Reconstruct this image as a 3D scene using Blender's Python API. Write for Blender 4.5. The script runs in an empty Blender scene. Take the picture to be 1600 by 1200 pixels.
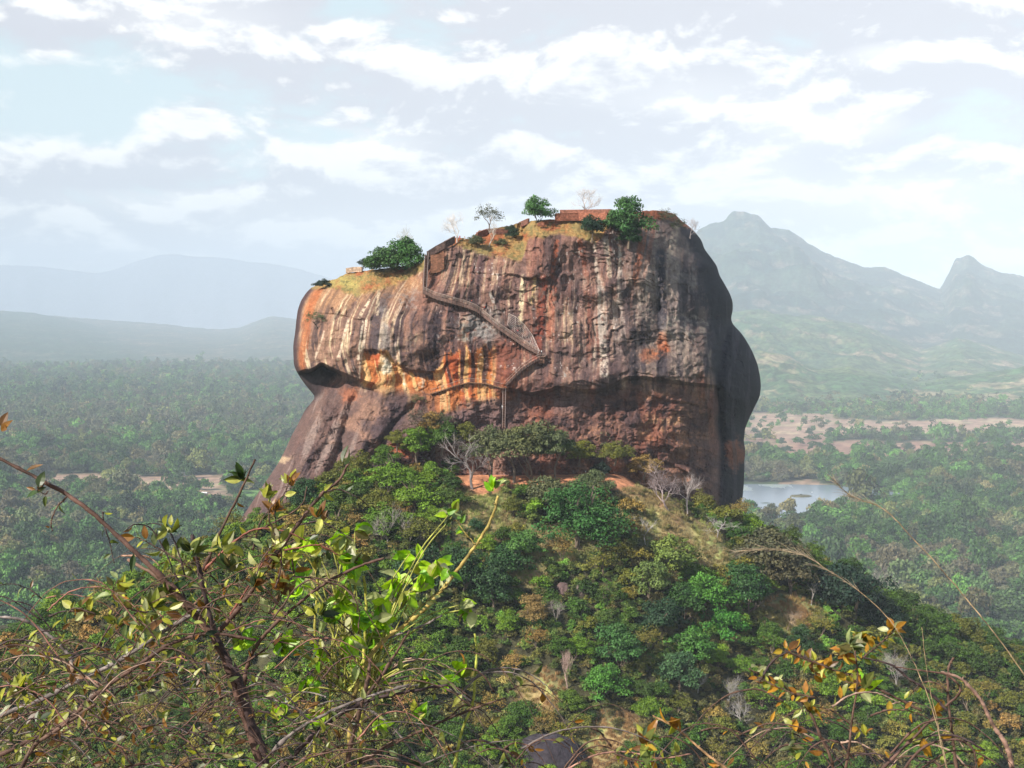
import bpy, bmesh, math, random
import numpy as np
from mathutils import Vector, Matrix, Euler
R = math.radians
scene = bpy.context.scene
COL = scene.collection
rng = np.random.default_rng(7)
random.seed(7)

# ------------------------------------------------------------------ camera
F = 2100.0                       # focal length in photo pixels (1600 wide)
PITCH = math.atan(100.0/F)
cd = bpy.data.cameras.new('camera'); cam = bpy.data.objects.new('camera', cd); COL.objects.link(cam)
cd.sensor_width = 36; cd.lens = 36*F/1600; cd.clip_start = 0.05; cd.clip_end = 80000
cam.location = (0, 0, 0); cam.rotation_euler = (math.pi/2-PITCH, 0, 0)
scene.camera = cam
cp, sp = math.cos(PITCH), math.sin(PITCH)

def at(px, py, Y):
    """world point seen at photo pixel (px,py), Y metres ahead"""
    px = np.asarray(px, float); py = np.asarray(py, float); Y = np.asarray(Y, float)
    a = (px-800)/F; b = -(py-600)/F
    dy = cp + b*sp; dz = -sp + b*cp
    return np.stack([a/dy*Y, Y+0*a+0*b, dz/dy*Y], -1)
def proj(x, y, z):
    f = y*cp - z*sp; u = y*sp + z*cp
    return 800+F*x/f, 600-F*u/f

# ------------------------------------------------------------------ sun, exposure
SUN_AZ, SUN_EL = R(-128), R(38)     # azimuth from +Y towards +X
sv = Vector((math.sin(SUN_AZ)*math.cos(SUN_EL), math.cos(SUN_AZ)*math.cos(SUN_EL), math.sin(SUN_EL)))
ld = bpy.data.lights.new('sun', 'SUN'); ld.energy = 5.0; ld.angle = R(0.6); ld.color = (1, .93, .82)
lo = bpy.data.objects.new('sun', ld); COL.objects.link(lo)
lo.rotation_euler = sv.to_track_quat('Z', 'Y').to_euler()
scene.view_settings.view_transform = 'Standard'
try: scene.view_settings.look = 'None'
except Exception: pass
scene.view_settings.exposure = 0.65; scene.view_settings.gamma = 1
scene.cycles.max_bounces = 5; scene.cycles.volume_bounces = 2
scene.cycles.transparent_max_bounces = 4

# ------------------------------------------------------------------ node helpers
class NT:
    def __init__(s, nt): s.nt = nt; s.n = nt.nodes; s.l = nt.links
    def put(s, inp, v):
        if v is None: return
        if hasattr(v, 'is_linked') or isinstance(v, bpy.types.NodeSocket): s.l.new(v, inp)
        else:
            if isinstance(v, (tuple, list)) and len(v) == 3 and inp.type == 'RGBA': v = (*v, 1)
            inp.default_value = v
    def m(s, op, a, b=None, c=None, clamp=False):
        k = s.n.new('ShaderNodeMath'); k.operation = op; k.use_clamp = clamp
        s.put(k.inputs[0], a); s.put(k.inputs[1], b); s.put(k.inputs[2], c); return k.outputs[0]
    def mix(s, f, a, b, mode='MIX'):
        k = s.n.new('ShaderNodeMix'); k.data_type = 'RGBA'; k.blend_type = mode
        s.put(k.inputs[0], f); s.put(k.inputs[6], a); s.put(k.inputs[7], b); return k.outputs[2]
    def noise(s, vec, scale, detail=4, rough=.5, dist=0):
        k = s.n.new('ShaderNodeTexNoise'); s.put(k.inputs['Vector'], vec)
        k.inputs['Scale'].default_value = scale; k.inputs['Detail'].default_value = detail
        k.inputs['Roughness'].default_value = rough; k.inputs['Distortion'].default_value = dist
        return k.outputs['Fac']
    def ramp(s, f, lo, hi, a=0., b=1.):
        k = s.n.new('ShaderNodeMapRange'); k.interpolation_type = 'SMOOTHSTEP'; s.put(k.inputs[0], f)
        for i, v in enumerate((lo, hi, a, b)): s.put(k.inputs[i+1], v)
        return k.outputs[0]
    def comb(s, x, y, z):
        k = s.n.new('ShaderNodeCombineXYZ'); s.put(k.inputs[0], x); s.put(k.inputs[1], y); s.put(k.inputs[2], z); return k.outputs[0]
    def attr(s, name, typ='GEOMETRY'):
        k = s.n.new('ShaderNodeAttribute'); k.attribute_type = typ; k.attribute_name = name; return k

# ------------------------------------------------------------------ world: Nishita sky under a broken cloud layer
w = bpy.data.worlds.new('World'); scene.world = w; w.use_nodes = True
N = NT(w.node_tree); N.n.clear()
out = N.n.new('ShaderNodeOutputWorld'); bg = N.n.new('ShaderNodeBackground'); N.l.new(bg.outputs[0], out.inputs[0])
tc = N.n.new('ShaderNodeTexCoord'); sx = N.n.new('ShaderNodeSeparateXYZ'); N.l.new(tc.outputs['Generated'], sx.inputs[0])
az = N.m('ARCTAN2', sx.outputs[0], sx.outputs[1]); el = sx.outputs[2]
sky = N.n.new('ShaderNodeTexSky'); sky.sky_type = 'NISHITA'; sky.sun_disc = False
sky.sun_elevation = SUN_EL; sky.sun_rotation = SUN_AZ; sky.altitude = 200; sky.dust_density = 1.0
skyc = N.mix(1.0, sky.outputs[0], (.100, .095, .080), 'MULTIPLY')
def cloudfield(de):
    e = N.m('ADD', el, de)
    v = N.comb(N.m('MULTIPLY', az, 13.0), N.m('MULTIPLY', e, 27.0), 3.7)
    n = N.noise(v, 1.0, 9, .58, .25)
    v2 = N.comb(N.m('MULTIPLY', az, 3.2), N.m('MULTIPLY', e, 11.0), 9.1)
    return N.m('ADD', N.m('MULTIPLY', n, .72), N.m('MULTIPLY', N.noise(v2, 1.0, 3, .5), .38))
def blob(px, py, rx, ry, amp):
    a0 = (px-800)/F; e0 = (500-py)/F
    dx = N.m('DIVIDE', N.m('SUBTRACT', az, a0), rx/F); dy = N.m('DIVIDE', N.m('SUBTRACT', el, e0), ry/F)
    r2 = N.m('ADD', N.m('MULTIPLY', dx, dx), N.m('MULTIPLY', dy, dy))
    return N.m('MULTIPLY', N.m('EXPONENT', N.m('MULTIPLY', r2, -1.0)), amp)
def summ(lst):
    r = lst[0]
    for q in lst[1:]: r = N.m('ADD', r, q)
    return r
c1 = cloudfield(0.0); c2 = cloudfield(0.012)
bias = summ([blob(110, 190, 330, 70, -.13), blob(60, 20, 110, 45, -.12), blob(470, 270, 120, 30, -.08), blob(560, 10, 70, 25, -.1),
             blob(1590, 70, 70, 60, -.05), blob(300, 50, 160, 40, .14), blob(80, 80, 100, 40, .12), blob(300, 200, 70, 22, .17),
             blob(1000, 150, 700, 190, .13), blob(220, 275, 110, 22, .16), blob(500, 350, 500, 60, .12), blob(1300, 300, 400, 60, .1), blob(800, 400, 1300, 60, .12)])
dens = N.m('ADD', c1, bias)
cov = N.ramp(dens, .455, .61)
light = N.m('SUBTRACT', c1, c2)
lit = N.m('ADD', N.ramp(light, -.035, .085), summ([blob(1300, 212, 110, 22, .55), blob(560, 232, 90, 26, .6), blob(1360, 108, 60, 18, .6),
        blob(1400, 318, 170, 30, .5), blob(1500, 20, 120, 40, .6), blob(260, 320, 130, 20, .4), blob(320, 60, 110, 30, .35),
        blob(1180, 280, 60, 40, .3), blob(600, 350, 180, 25, .3), blob(1060, 170, 130, 40, .3),
        blob(1340, 60, 170, 40, -.5), blob(1520, 200, 110, 60, -.55), blob(470, 140, 200, 30, -.4), blob(900, 40, 200, 30, -.25),
        blob(650, 170, 120, 28, -.35), blob(950, 210, 160, 24, -.35), blob(230, 290, 90, 14, -.5), blob(120, 95, 80, 20, -.2)]), clamp=True)
thick = N.ramp(dens, .60, .80)
ccol = N.mix(lit, (.50, .50, .545), (.92, .90, .87))
ccol = N.mix(N.m('MULTIPLY', thick, .25), ccol, (.55, .56, .61))
veil = N.ramp(el, -.02, .30, .85, .6)
base = N.mix(veil, skyc, (.60, .72, .75))
full = N.mix(N.m('MULTIPLY', cov, N.ramp(el, .26, .42, 1.0, .18)), base, ccol)
full = N.mix(N.ramp(el, .245, .5, 0, .85), full, (.07, .12, .23))       # deeper blue overhead, outside the frame
N.l.new(full, bg.inputs[0]); bg.inputs[1].default_value = 1.0
try: w.cycles.sampling_method = 'MANUAL'; w.cycles.sample_map_resolution = 512
except Exception: pass

# ------------------------------------------------------------------ numpy noise
def _h(ix, iy, iz, seed):
    n = (ix.astype(np.uint32)*np.uint32(374761393) ^ iy.astype(np.uint32)*np.uint32(668265263) ^ iz.astype(np.uint32)*np.uint32(2147483647) ^ np.uint32(seed*1274126177 & 0xffffffff))
    n = (n ^ (n >> np.uint32(13)))*np.uint32(1274126177); n = n ^ (n >> np.uint32(16))
    n = n*np.uint32(2246822519); n = n ^ (n >> np.uint32(15))
    return n.astype(np.float64)/4294967295.0*2-1
def vn(x, y, z=0., seed=1):
    x, y, z = np.broadcast_arrays(np.asarray(x, float), np.asarray(y, float), np.asarray(z, float))
    fx, fy, fz = np.floor(x), np.floor(y), np.floor(z)
    tx, ty, tz = x-fx, y-fy, z-fz
    tx = tx*tx*tx*(tx*(tx*6-15)+10); ty = ty*ty*ty*(ty*(ty*6-15)+10); tz = tz*tz*tz*(tz*(tz*6-15)+10)
    ix, iy, iz = fx.astype(np.int64), fy.astype(np.int64), fz.astype(np.int64)
    r = 0
    for a in (0, 1):
        wx = tx if a else 1-tx
        for b in (0, 1):
            wy = ty if b else 1-ty
            if np.all(z == 0):
                r = r + wx*wy*_h(ix+a, iy+b, iz, seed)
            else:
                for c in (0, 1): r = r + wx*wy*(tz if c else 1-tz)*_h(ix+a, iy+b, iz+c, seed)
    return r
def fbm(x, y, z=0., o=4, seed=1, gain=.5):
    r = 0; a = 1; s = 0
    for k in range(o):
        r = r + a*vn(np.asarray(x)*2**k, np.asarray(y)*2**k, np.asarray(z)*2**k, seed+k*17); s += a; a *= gain
    return r/s
def ridged(x, y, z=0., o=4, seed=1):
    r = 0; a = 1; s = 0
    for k in range(o):
        r = r + a*(1-np.abs(vn(np.asarray(x)*2**k, np.asarray(y)*2**k, np.asarray(z)*2**k, seed+k*13))*2); s += a; a *= .5
    return r/s
def ss(x, a, b):
    t = np.clip((x-a)/(b-a), 0, 1); return t*t*(3-2*t)
def ip(x, pts):
    a = np.array(pts, float); return np.interp(x, a[:, 0], a[:, 1])
def smooth_ip(x, pts, wd=6):
    return (ip(x-wd, pts)+2*ip(x-wd/2, pts)+2*ip(x, pts)+2*ip(x+wd/2, pts)+ip(x+wd, pts))/8
def lin(c):
    c = np.asarray(c, float)/255.; return np.where(c <= .04045, c/12.92, ((c+.055)/1.055)**2.4)

# ------------------------------------------------------------------ object helpers
def mesh_np(name, V, Fq, cols=None, smooth=False, extra=None):
    me = bpy.data.meshes.new(name); V = np.asarray(V, np.float32).reshape(-1, 3); Fq = np.asarray(Fq, np.int32)
    k = Fq.shape[1]
    me.vertices.add(len(V)); me.vertices.foreach_set('co', V.ravel())
    me.loops.add(Fq.size); me.loops.foreach_set('vertex_index', Fq.ravel())
    me.polygons.add(len(Fq)); me.polygons.foreach_set('loop_start', np.arange(0, Fq.size, k, dtype=np.int32))
    me.polygons.foreach_set('loop_total', np.full(len(Fq), k, np.int32))
    me.polygons.foreach_set('use_smooth', np.full(len(Fq), smooth, bool))
    me.update(calc_edges=True)
    if cols is not None:
        a = me.attributes.new('Col', 'FLOAT_COLOR', 'POINT')
        c = np.ones((len(V), 4), np.float32); c[:, :3] = cols; a.data.foreach_set('color', c.ravel())
    me.validate()
    return me
def link(name, me, mat=None, parent=None, loc=None):
    o = bpy.data.objects.new(name, me); COL.objects.link(o)
    if mat is not None and me is not None and not me.materials: me.materials.append(mat)
    if parent is not None: o.parent = parent
    if loc is not None: o.location = loc
    return o
def tag(o, label=None, cat=None, group=None, kind=None):
    if label: o['label'] = label
    if cat: o['category'] = cat
    if group: o['group'] = group
    if kind: o['kind'] = kind
    return o
def thing(name, label, cat, loc=(0, 0, 0), rz=0, group=None):
    o = bpy.data.objects.new(name, None); COL.objects.link(o); o.location = loc; o.rotation_euler = (0, 0, rz); o.empty_display_size = .2
    return tag(o, label, cat, group)
class MB:
    def __init__(s): s.v = []; s.f3 = []; s.f4 = []; s.c = []; s.n = 0
    def add(s, V, Q=None, T=None, col=(1, 1, 1)):
        V = np.asarray(V, float).reshape(-1, 3)
        s.v.append(V); s.c.append(np.broadcast_to(np.asarray(col, float), (len(V), 3)))
        if Q is not None and len(Q): s.f4.append(np.asarray(Q)+s.n)
        if T is not None and len(T): s.f3.append(np.asarray(T)+s.n)
        s.n += len(V)
    def tube(s, pts, rad, sides=5, col=(1, 1, 1)):
        pts = np.asarray(pts, float); n = len(pts); rad = np.broadcast_to(np.asarray(rad, float), (n,))
        t = np.gradient(pts, axis=0); t /= np.linalg.norm(t, axis=1, keepdims=True)+1e-9
        ref = np.array([0, 0, 1.]) if abs(t[:, 2]).mean() < .8 else np.array([1., 0, 0])
        a = np.cross(t, ref); a /= np.linalg.norm(a, axis=1, keepdims=True)+1e-9; b = np.cross(t, a)
        ang = np.arange(sides)/sides*2*math.pi
        V = pts[:, None]+rad[:, None, None]*(a[:, None]*np.cos(ang)[None, :, None]+b[:, None]*np.sin(ang)[None, :, None])
        i = np.arange(n-1)[:, None]*sides; j = np.arange(sides)[None]; j2 = (j+1) % sides
        Q = np.stack([i+j, i+j2, i+sides+j2, i+sides+j], -1).reshape(-1, 4)
        s.add(V.reshape(-1, 3), Q, col=col)
        if sides >= 3:
            m = s.n-n*sides
            s.f3.append(np.array([[m, m+k+1, m+k] for k in range(1, sides-1)]))
            m = s.n-sides
            s.f3.append(np.array([[m, m+k, m+k+1] for k in range(1, sides-1)]))
    def box(s, c, d, rz=0, col=(1, 1, 1), jit=0):
        q = np.array([[x, y, z] for z in (-.5, .5) for y in (-.5, .5) for x in (-.5, .5)])*np.array(d)
        if jit: q = q+rng.normal(0, jit, q.shape)
        cr, sr = math.cos(rz), math.sin(rz); q = q@np.array([[cr, sr, 0], [-sr, cr, 0], [0, 0, 1]])
        s.add(q+np.array(c), [[0, 2, 3, 1], [4, 5, 7, 6], [0, 1, 5, 4], [2, 6, 7, 3], [0, 4, 6, 2], [1, 3, 7, 5]], col=col)
    def mesh(s, name, smooth=False):
        me = bpy.data.meshes.new(name); V = np.concatenate(s.v)
        fs = []
        if s.f4: fs += np.concatenate(s.f4).tolist()
        if s.f3: fs += np.concatenate(s.f3).tolist()
        me.from_pydata(V.tolist(), [], fs)
        if smooth: me.polygons.foreach_set('use_smooth', np.ones(len(me.polygons), bool))
        a = me.attributes.new('Col', 'FLOAT_COLOR', 'POINT'); c = np.ones((len(V), 4), np.float32); c[:, :3] = np.concatenate(s.c)
        a.data.foreach_set('color', c.ravel())
        return me
    def build(s, name, mat, parent=None, smooth=False, loc=None):
        return link(name, s.mesh(name, smooth), mat, parent, loc)

# ------------------------------------------------------------------ materials
def mat_new(name):
    m = bpy.data.materials.new(name); m.use_nodes = True; nt = NT(m.node_tree)
    b = m.node_tree.nodes['Principled BSDF']; return m, nt, b
def mat_col(name, rough=.8, noise_scale=None, amt=.3, bump=0, bscale=1, trans=0, spec=.3):
    """surface coloured by its mesh colour attribute, broken up by noise"""
    m, n, b = mat_new(name); c = n.attr('Col').outputs[0]
    if noise_scale:
        p = n.n.new('ShaderNodeTexCoord').outputs['Object']
        f = n.ramp(n.noise(p, noise_scale, 6, .6), .3, .7, 1-amt, 1+amt)
        c = n.mix(1, c, n.comb(f, f, f), 'MULTIPLY')
    n.put(b.inputs['Base Color'], c); b.inputs['Roughness'].default_value = rough
    b.inputs['Specular IOR Level'].default_value = spec
    if bump:
        p = n.n.new('ShaderNodeTexCoord').outputs['Object']
        k = n.n.new('ShaderNodeBump'); k.inputs['Strength'].default_value = .9; k.inputs['Distance'].default_value = bump
        n.put(k.inputs['Height'], n.noise(p, bscale, 6, .6)); n.l.new(k.outputs[0], b.inputs['Normal'])
    if trans:
        t = n.n.new('ShaderNodeBsdfTranslucent'); n.put(t.inputs[0], c)
        mx = n.n.new('ShaderNodeMixShader'); mx.inputs[0].default_value = trans
        n.l.new(b.outputs[0], mx.inputs[1]); n.l.new(t.outputs[0], mx.inputs[2])
        n.l.new(mx.outputs[0], m.node_tree.nodes['Material Output'].inputs[0])
    return m
def mat_tree(name, inst):
    m, n, b = mat_new(name); v = n.attr('Col').outputs[0]
    if inst: t = n.attr('tint', 'INSTANCER').outputs[0]
    else: t = n.n.new('ShaderNodeObjectInfo').outputs['Color']
    n.put(b.inputs['Base Color'], n.mix(1, t, v, 'MULTIPLY')); b.inputs['Roughness'].default_value = .62
    b.inputs['Specular IOR Level'].default_value = .25
    return m
M_tree = mat_tree('foliage', False); M_treei = mat_tree('forest_foliage', True)
M_bark = mat_col('bark', .9, 3, .25)
M_ground = mat_col('plain_ground', .95, .02, .3)
M_hill = mat_col('hill_ground', .95, .35, .35, .5, .6)
M_mount = mat_col('mountain_side', .95, .022, .5)
M_brick = mat_col('brick', .9, 1.2, .35, .15, 2)
M_metal = mat_col('iron', .6, 2, .15)
M_cloth = mat_col('cloth', .9)
M_skin = mat_col('skin', .6)

# ------------------------------------------------------------------ ground plain
G = 2.6                          # scale of the wide plain against the rock
ZP = -190.0*G
def plain_pt(px, py):
    p = at(px, py, 1.0); k = ZP/p[..., 2]; return p*k[..., None]
dens_fields = []       # kept for the forest
def field_mask(px, py):
    """bare earth fields, 1 = open earth"""
    wv = 5*fbm(px/60, py/9, seed=31)+3*fbm(px/17, py/4, seed=32)
    f = np.zeros_like(px)
    f = np.maximum(f, ss(px, 1120, 1180)*ss(py+wv, 653, 657)*(1-ss(py+wv, 681, 685)))
    f = np.maximum(f, ss(px, 1100, 1170)*ss(py+wv, 689, 692)*(1-ss(py+wv*.8, 720+0*px, 724))*(1-.0*px))
    f = np.maximum(f, ss(px+wv*5, 1150, 1170)*(1-ss(px+wv*5, 1290, 1330))*ss(py, 640, 650)*(1-ss(py, 714, 722)))
    f = np.maximum(f, ss(px+wv*5, 20, 70)*(1-ss(px+wv*5, 330, 400))*ss(py+wv, 740, 743)*(1-ss(py+wv, 777, 781)))
    f = np.maximum(f, ss(px, 290, 320)*(1-ss(px, 430, 470))*ss(py+wv, 774, 777)*(1-ss(py+wv, 796, 800))*.9)
    th = ss(fbm(px/95, py/7, seed=35, o=4), .30, .40)*ss(py, 585, 610)*(1-ss(py, 735, 770))*(px < 620)
    th = np.maximum(th, ss(fbm(px/70, py/9, seed=36, o=4), .36, .46)*ss(py, 700, 730)*(1-ss(py, 880, 930))*(px > 1150))
    f = np.maximum(f, .85*th)
    return f
def green_field(px, py):
    return np.maximum(ss(px, 1560, 1575)*ss(py, 808, 811)*(1-ss(py, 826, 830)), ss(px, 360, 380)*(1-ss(px, 430, 450))*ss(py, 764, 767)*(1-ss(py, 778, 780)))
LAKE = [(1100, 757), (1160, 757), (1240, 757.5), (1300, 758.5), (1345, 764), (1400, 770), (1425, 775), (1380, 780), (1340, 785), (1300, 792), (1250, 802), (1225, 812), (1150, 822), (1080, 822)]
def in_poly(x, y, P):
    ins = np.zeros(np.shape(x), bool); n = len(P)
    for i in range(n):
        x0, y0 = P[i]; x1, y1 = P[(i+1) % n]
        c = ((y0 > y) != (y1 > y)) & (x < (x1-x0)*(y-y0)/((y1-y0)+1e-9)+x0); ins ^= c
    return ins
ang = np.concatenate([np.linspace(-180, -32, 40, endpoint=False), np.linspace(-32, 32, 640, endpoint=False), np.linspace(32, 180, 40)])
rad = np.concatenate([[1.], np.geomspace(60, 13000*G, 440)])
A, RR = np.meshgrid(np.radians(ang), rad)
X = RR*np.sin(A); Y = RR*np.cos(A)
Z = ZP+1.0*G*fbm(X/300, Y/300, seed=5)*ss(RR, 1500, 3000)
Px, Py = proj(X, np.where(Y > 50, Y, 50), Z)
fm = field_mask(Px, Py)*(Y > 200)
gf = green_field(Px, Py)*(Y > 200)
nz = fbm(X/90/G, Y/90/G, seed=8); nz2 = fbm(X/400/G, Y/400/G, seed=9)
c = np.array([.045, .075, .03])+np.clip(nz, -1, 1)[..., None]*np.array([.02, .02, .01])+np.clip(nz2, 0, 1)[..., None]*np.array([.05, .035, .02])
fc = np.array([.36, .235, .17])*(1+.35*fbm(X/40, Y/15, seed=12))[..., None]+ss(fbm(X/120, Y/50, seed=13), .1, .5)[..., None]*np.array([.08, .12, .05])
fc = np.where((Py > 685)[..., None] & (Py < 715)[..., None], fc*np.array([.85, .75, .75]), fc)
c = c*(1-fm[..., None])+fc*fm[..., None]; c = c*(1-gf[..., None])+np.array([.13, .25, .06])*gf[..., None]
nr, nc = A.shape
i = np.arange(nr-1)[:, None]*nc; j = np.arange(nc-1)[None]
Q = np.stack([i+j, i+nc+j, i+nc+j+1, i+j+1], -1).reshape(-1, 4)
g = link('ground', mesh_np('ground', np.stack([X, Y, Z], -1), Q, np.clip(c, .005, 1).reshape(-1, 3), True), M_ground); tag(g, kind='structure')

# lake
P = plain_pt(np.array([p[0] for p in LAKE]), np.array([p[1] for p in LAKE]))
me = bpy.data.meshes.new('lake'); me.from_pydata([(p[0], p[1], ZP+1.2) for p in P], [], [list(range(len(P)))[::-1]])
m, n, b = mat_new('lake_water'); b.inputs['Roughness'].default_value = .22; b.inputs['Specular IOR Level'].default_value = .6
p = n.n.new('ShaderNodeTexCoord').outputs['Object']
mp = n.n.new('ShaderNodeMapping'); n.l.new(p, mp.inputs[0]); mp.inputs['Scale'].default_value = (1, .35, 1)
weed = n.ramp(n.noise(mp.outputs[0], .006, 7, .62), .54, .66)
n.put(b.inputs['Base Color'], n.mix(weed, (.22, .27, .33), (.32, .36, .31))); n.put(b.inputs['Roughness'], n.ramp(weed, 0, 1, .22, .7))
k = n.n.new('ShaderNodeBump'); k.inputs['Strength'].default_value = .25; k.inputs['Distance'].default_value = .3
n.put(k.inputs['Height'], n.noise(p, .25, 4)); n.l.new(k.outputs[0], b.inputs['Normal'])
tag(link('lake', me, m), kind='structure')

# ------------------------------------------------------------------ mountains
def mountain(name, ridge, D0, Dr, px0, px1, nx, ny, amp, seed, palette, back=900, base=ZP, powr=1.25, wob=0.):
    D0 *= G; Dr *= G; back *= G
    pxs = np.linspace(px0, px1, nx); t = np.concatenate([np.linspace(0, 1, ny), np.linspace(1.08, 2, 8)])
    PX, T = np.meshgrid(pxs, t)
    D0v = D0*(1+.05*fbm(PX/90, 0*PX, seed=seed+3)); Drv = Dr*(1+wob*fbm(PX/120, 0*PX, seed=seed+4))
    D = np.where(T <= 1, D0v+(Drv-D0v)*T, Drv+(T-1)*back)
    pr = at(PX, smooth_ip(PX, ridge, 5), Drv)
    Xw = at(PX, 500, D)[..., 0]
    zr = pr[..., 2]
    up = np.where(T <= 1, T**powr, 1-(T-1)**1.2)
    env = np.where(T <= 1, np.sin(np.clip(T, 0, 1)*math.pi*.88), .3)
    hgt = np.maximum(zr-base, 5)
    s = hgt.mean()
    ns = ridged(Xw/ (s*1.6), D/(s*1.6), seed=seed, o=5)*.6+fbm(Xw/(s*.5), D/(s*.5), seed=seed+1, o=4)*.3
    Zm = base+(zr-base)*up+ns*env*amp*hgt*np.clip(up*1.8, 0, 1)+np.where(T <= 1, 1, 0)*fbm(Xw/45/G, D/45/G, seed=seed+7, o=3)*6*G*np.clip(T*4, 0, 1)
    zlim = at(PX, ip(PX, ridge)+1.0, D)[..., 2]
    Zm = np.where(T < 1, np.minimum(Zm, zlim-2), Zm)
    Zm = np.where((T < .02) | (T > 1.9), base-20, Zm)
    Xw_, D_, Z_ = Xw/G, D/G, Zm/G
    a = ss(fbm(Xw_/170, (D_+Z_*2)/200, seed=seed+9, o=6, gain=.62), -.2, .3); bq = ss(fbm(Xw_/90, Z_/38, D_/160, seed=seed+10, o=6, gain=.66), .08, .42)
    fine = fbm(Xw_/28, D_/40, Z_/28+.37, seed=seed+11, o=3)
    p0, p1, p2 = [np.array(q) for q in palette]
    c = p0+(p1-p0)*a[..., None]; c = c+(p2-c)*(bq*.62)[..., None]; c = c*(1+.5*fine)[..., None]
    nr, nc = PX.shape; i = np.arange(nr-1)[:, None]*nc; j = np.arange(nc-1)[None]
    Q = np.stack([i+j, i+j+1, i+nc+j+1, i+nc+j], -1).reshape(-1, 4)
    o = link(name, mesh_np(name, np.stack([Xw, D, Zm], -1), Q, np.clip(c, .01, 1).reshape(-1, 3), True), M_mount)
    return tag(o, kind='structure')
pal = [(.018, .042, .035), (.042, .068, .045), (.26, .20, .15)]
R1 = [(900, 560), (1000, 470), (1060, 392), (1095, 358), (1115, 352), (1131, 354), (1136, 345), (1150, 339), (1165, 339), (1175, 343), (1182, 340), (1192, 347), (1205, 357), (1235, 357), (1262, 374), (1300, 398), (1350, 418), (1380, 420), (1420, 436), (1462, 452), (1520, 470), (1700, 520), (1850, 560)]
R2 = [(1380, 560), (1440, 500), (1468, 452), (1476, 438), (1486, 424), (1489, 409), (1494, 406), (1500, 409), (1503, 402), (1512, 397), (1520, 401), (1531, 411), (1560, 424), (1600, 432), (1680, 446), (1800, 500), (1950, 560)]
R3 = [(1000, 520), (1100, 500), (1170, 484), (1230, 492), (1290, 497), (1340, 505), (1400, 530), (1440, 548), (1500, 528), (1540, 538), (1600, 556), (1700, 575), (1850, 600)]
R3b = [(1050, 600), (1120, 570), (1180, 548), (1230, 556), (1280, 578), (1330, 572), (1400, 590), (1440, 600), (1500, 588), (1560, 580), (1620, 570), (1750, 600)]
L1 = [(-300, 500), (-100, 478), (0, 486), (50, 489), (100, 497), (160, 511), (230, 522), (280, 535), (330, 548), (420, 570)]
L2 = [(-300, 505), (0, 497), (60, 492), (150, 499), (200, 502), (250, 506), (300, 512), (345, 515), (375, 512), (400, 502), (425, 494), (440, 496), (470, 499), (560, 508), (700, 515), (1000, 520), (1250, 535)]
L3 = [(-400, 430), (-100, 418), (0, 414), (60, 416), (110, 422), (150, 427), (180, 422), (215, 409), (250, 399), (275, 398), (300, 401), (345, 402), (380, 408), (420, 411), (460, 418), (520, 435), (620, 460), (800, 480), (1000, 490)]
mountain('mountain', R1, 4300, 8000, 880, 1860, 480, 170, .27, 40, pal)
mountain('mountain', R2, 4600, 8300, 1370, 1960, 300, 140, .22, 60, pal)
mountain('hill_range', R3, 3300, 5200, 1000, 1860, 480, 140, .24, 80, [(.04, .085, .035), (.08, .115, .045), (.36, .25, .17)])
mountain('hill_range', R3b, 2750, 3500, 1050, 1760, 480, 120, .22, 100, [(.045, .095, .035), (.09, .13, .05), (.36, .26, .17)])
mountain('hill_range', L1, 5200, 10000, -320, 430, 300, 70, .08, 120, [(.03, .07, .035), (.05, .08, .04), (.15, .14, .09)])
mountain('hill_range', L2, 5600, 11500, -320, 1250, 420, 80, .10, 140, [(.05, .08, .05), (.10, .10, .06), (.30, .22, .15)])
mountain('mountain', L3, 15500, 18000, -400, 1000, 260, 40, .06, 160, [(.13, .14, .19), (.14, .15, .19), (.16, .16, .19)])  # pale lavender palette: part of the distance haze is put into the colour

# ------------------------------------------------------------------ wooded hill under the rock
CREST = [(-960, -510), (-420, -206), (-330, -178), (-240, -150), (-186, -128), (-140, -108), (-100, -86), (-80, -72), (-60, -69), (-20, -68), (40, -68), (50, -69), (62, -77), (84, -86), (101, -91), (126, -106), (168, -128), (225, -153), (300, -176), (380, -212), (860, -510)]
def hill_raw(x, y):
    cr = smooth_ip(x, CREST, 8)
    yc = 574+10*np.sin(x/60.)
    d = yc-y
    fr = np.where(d > 0, .70*d-4*(1-np.exp(-np.maximum(d, 0)/8)), 0)
    fr = fr+np.maximum(d-150, 0)*1.3
    bk = np.where(y > 680, (y-680)*.55, 0)
    z = cr-np.maximum(fr, 0)-bk
    terr = ss(x, -34, -22)*(1-ss(x, 44, 56))*ss(y, 556, 564)
    nzz = 4.5*fbm(x/38, y/38, seed=201)+1.6*fbm(x/11, y/11, seed=202)+3.5*ridged(x/60+.3, y/120, seed=203, o=3)*np.clip(d/40, 0, 1)
    z = z+nzz*(1-terr*.93)*np.where(d > 0, 1, .6)
    return z
def hill(x, y):
    return np.maximum(hill_raw(np.asarray(x, float), np.asarray(y, float)), ZP-2)
def hill_hit(px, py):
    """first hill point on the ray through a pixel"""
    px = np.atleast_1d(np.asarray(px, float)); py = np.atleast_1d(np.asarray(py, float))
    res = np.full(px.shape, np.nan)
    for Yd in np.arange(380, 700, 1.0):
        p = at(px, py, Yd); h = hill(p[:, 0], p[:, 1]); k = np.isnan(res) & (p[:, 2] <= h); res[k] = Yd
    return res
def hp(px, py):
    Yd = hill_hit(px, py)[0]
    if np.isnan(Yd): Yd = 600.
    p = at(px, py, Yd); return float(p[0]), float(p[1]), float(hill(p[0], p[1]))
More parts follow.
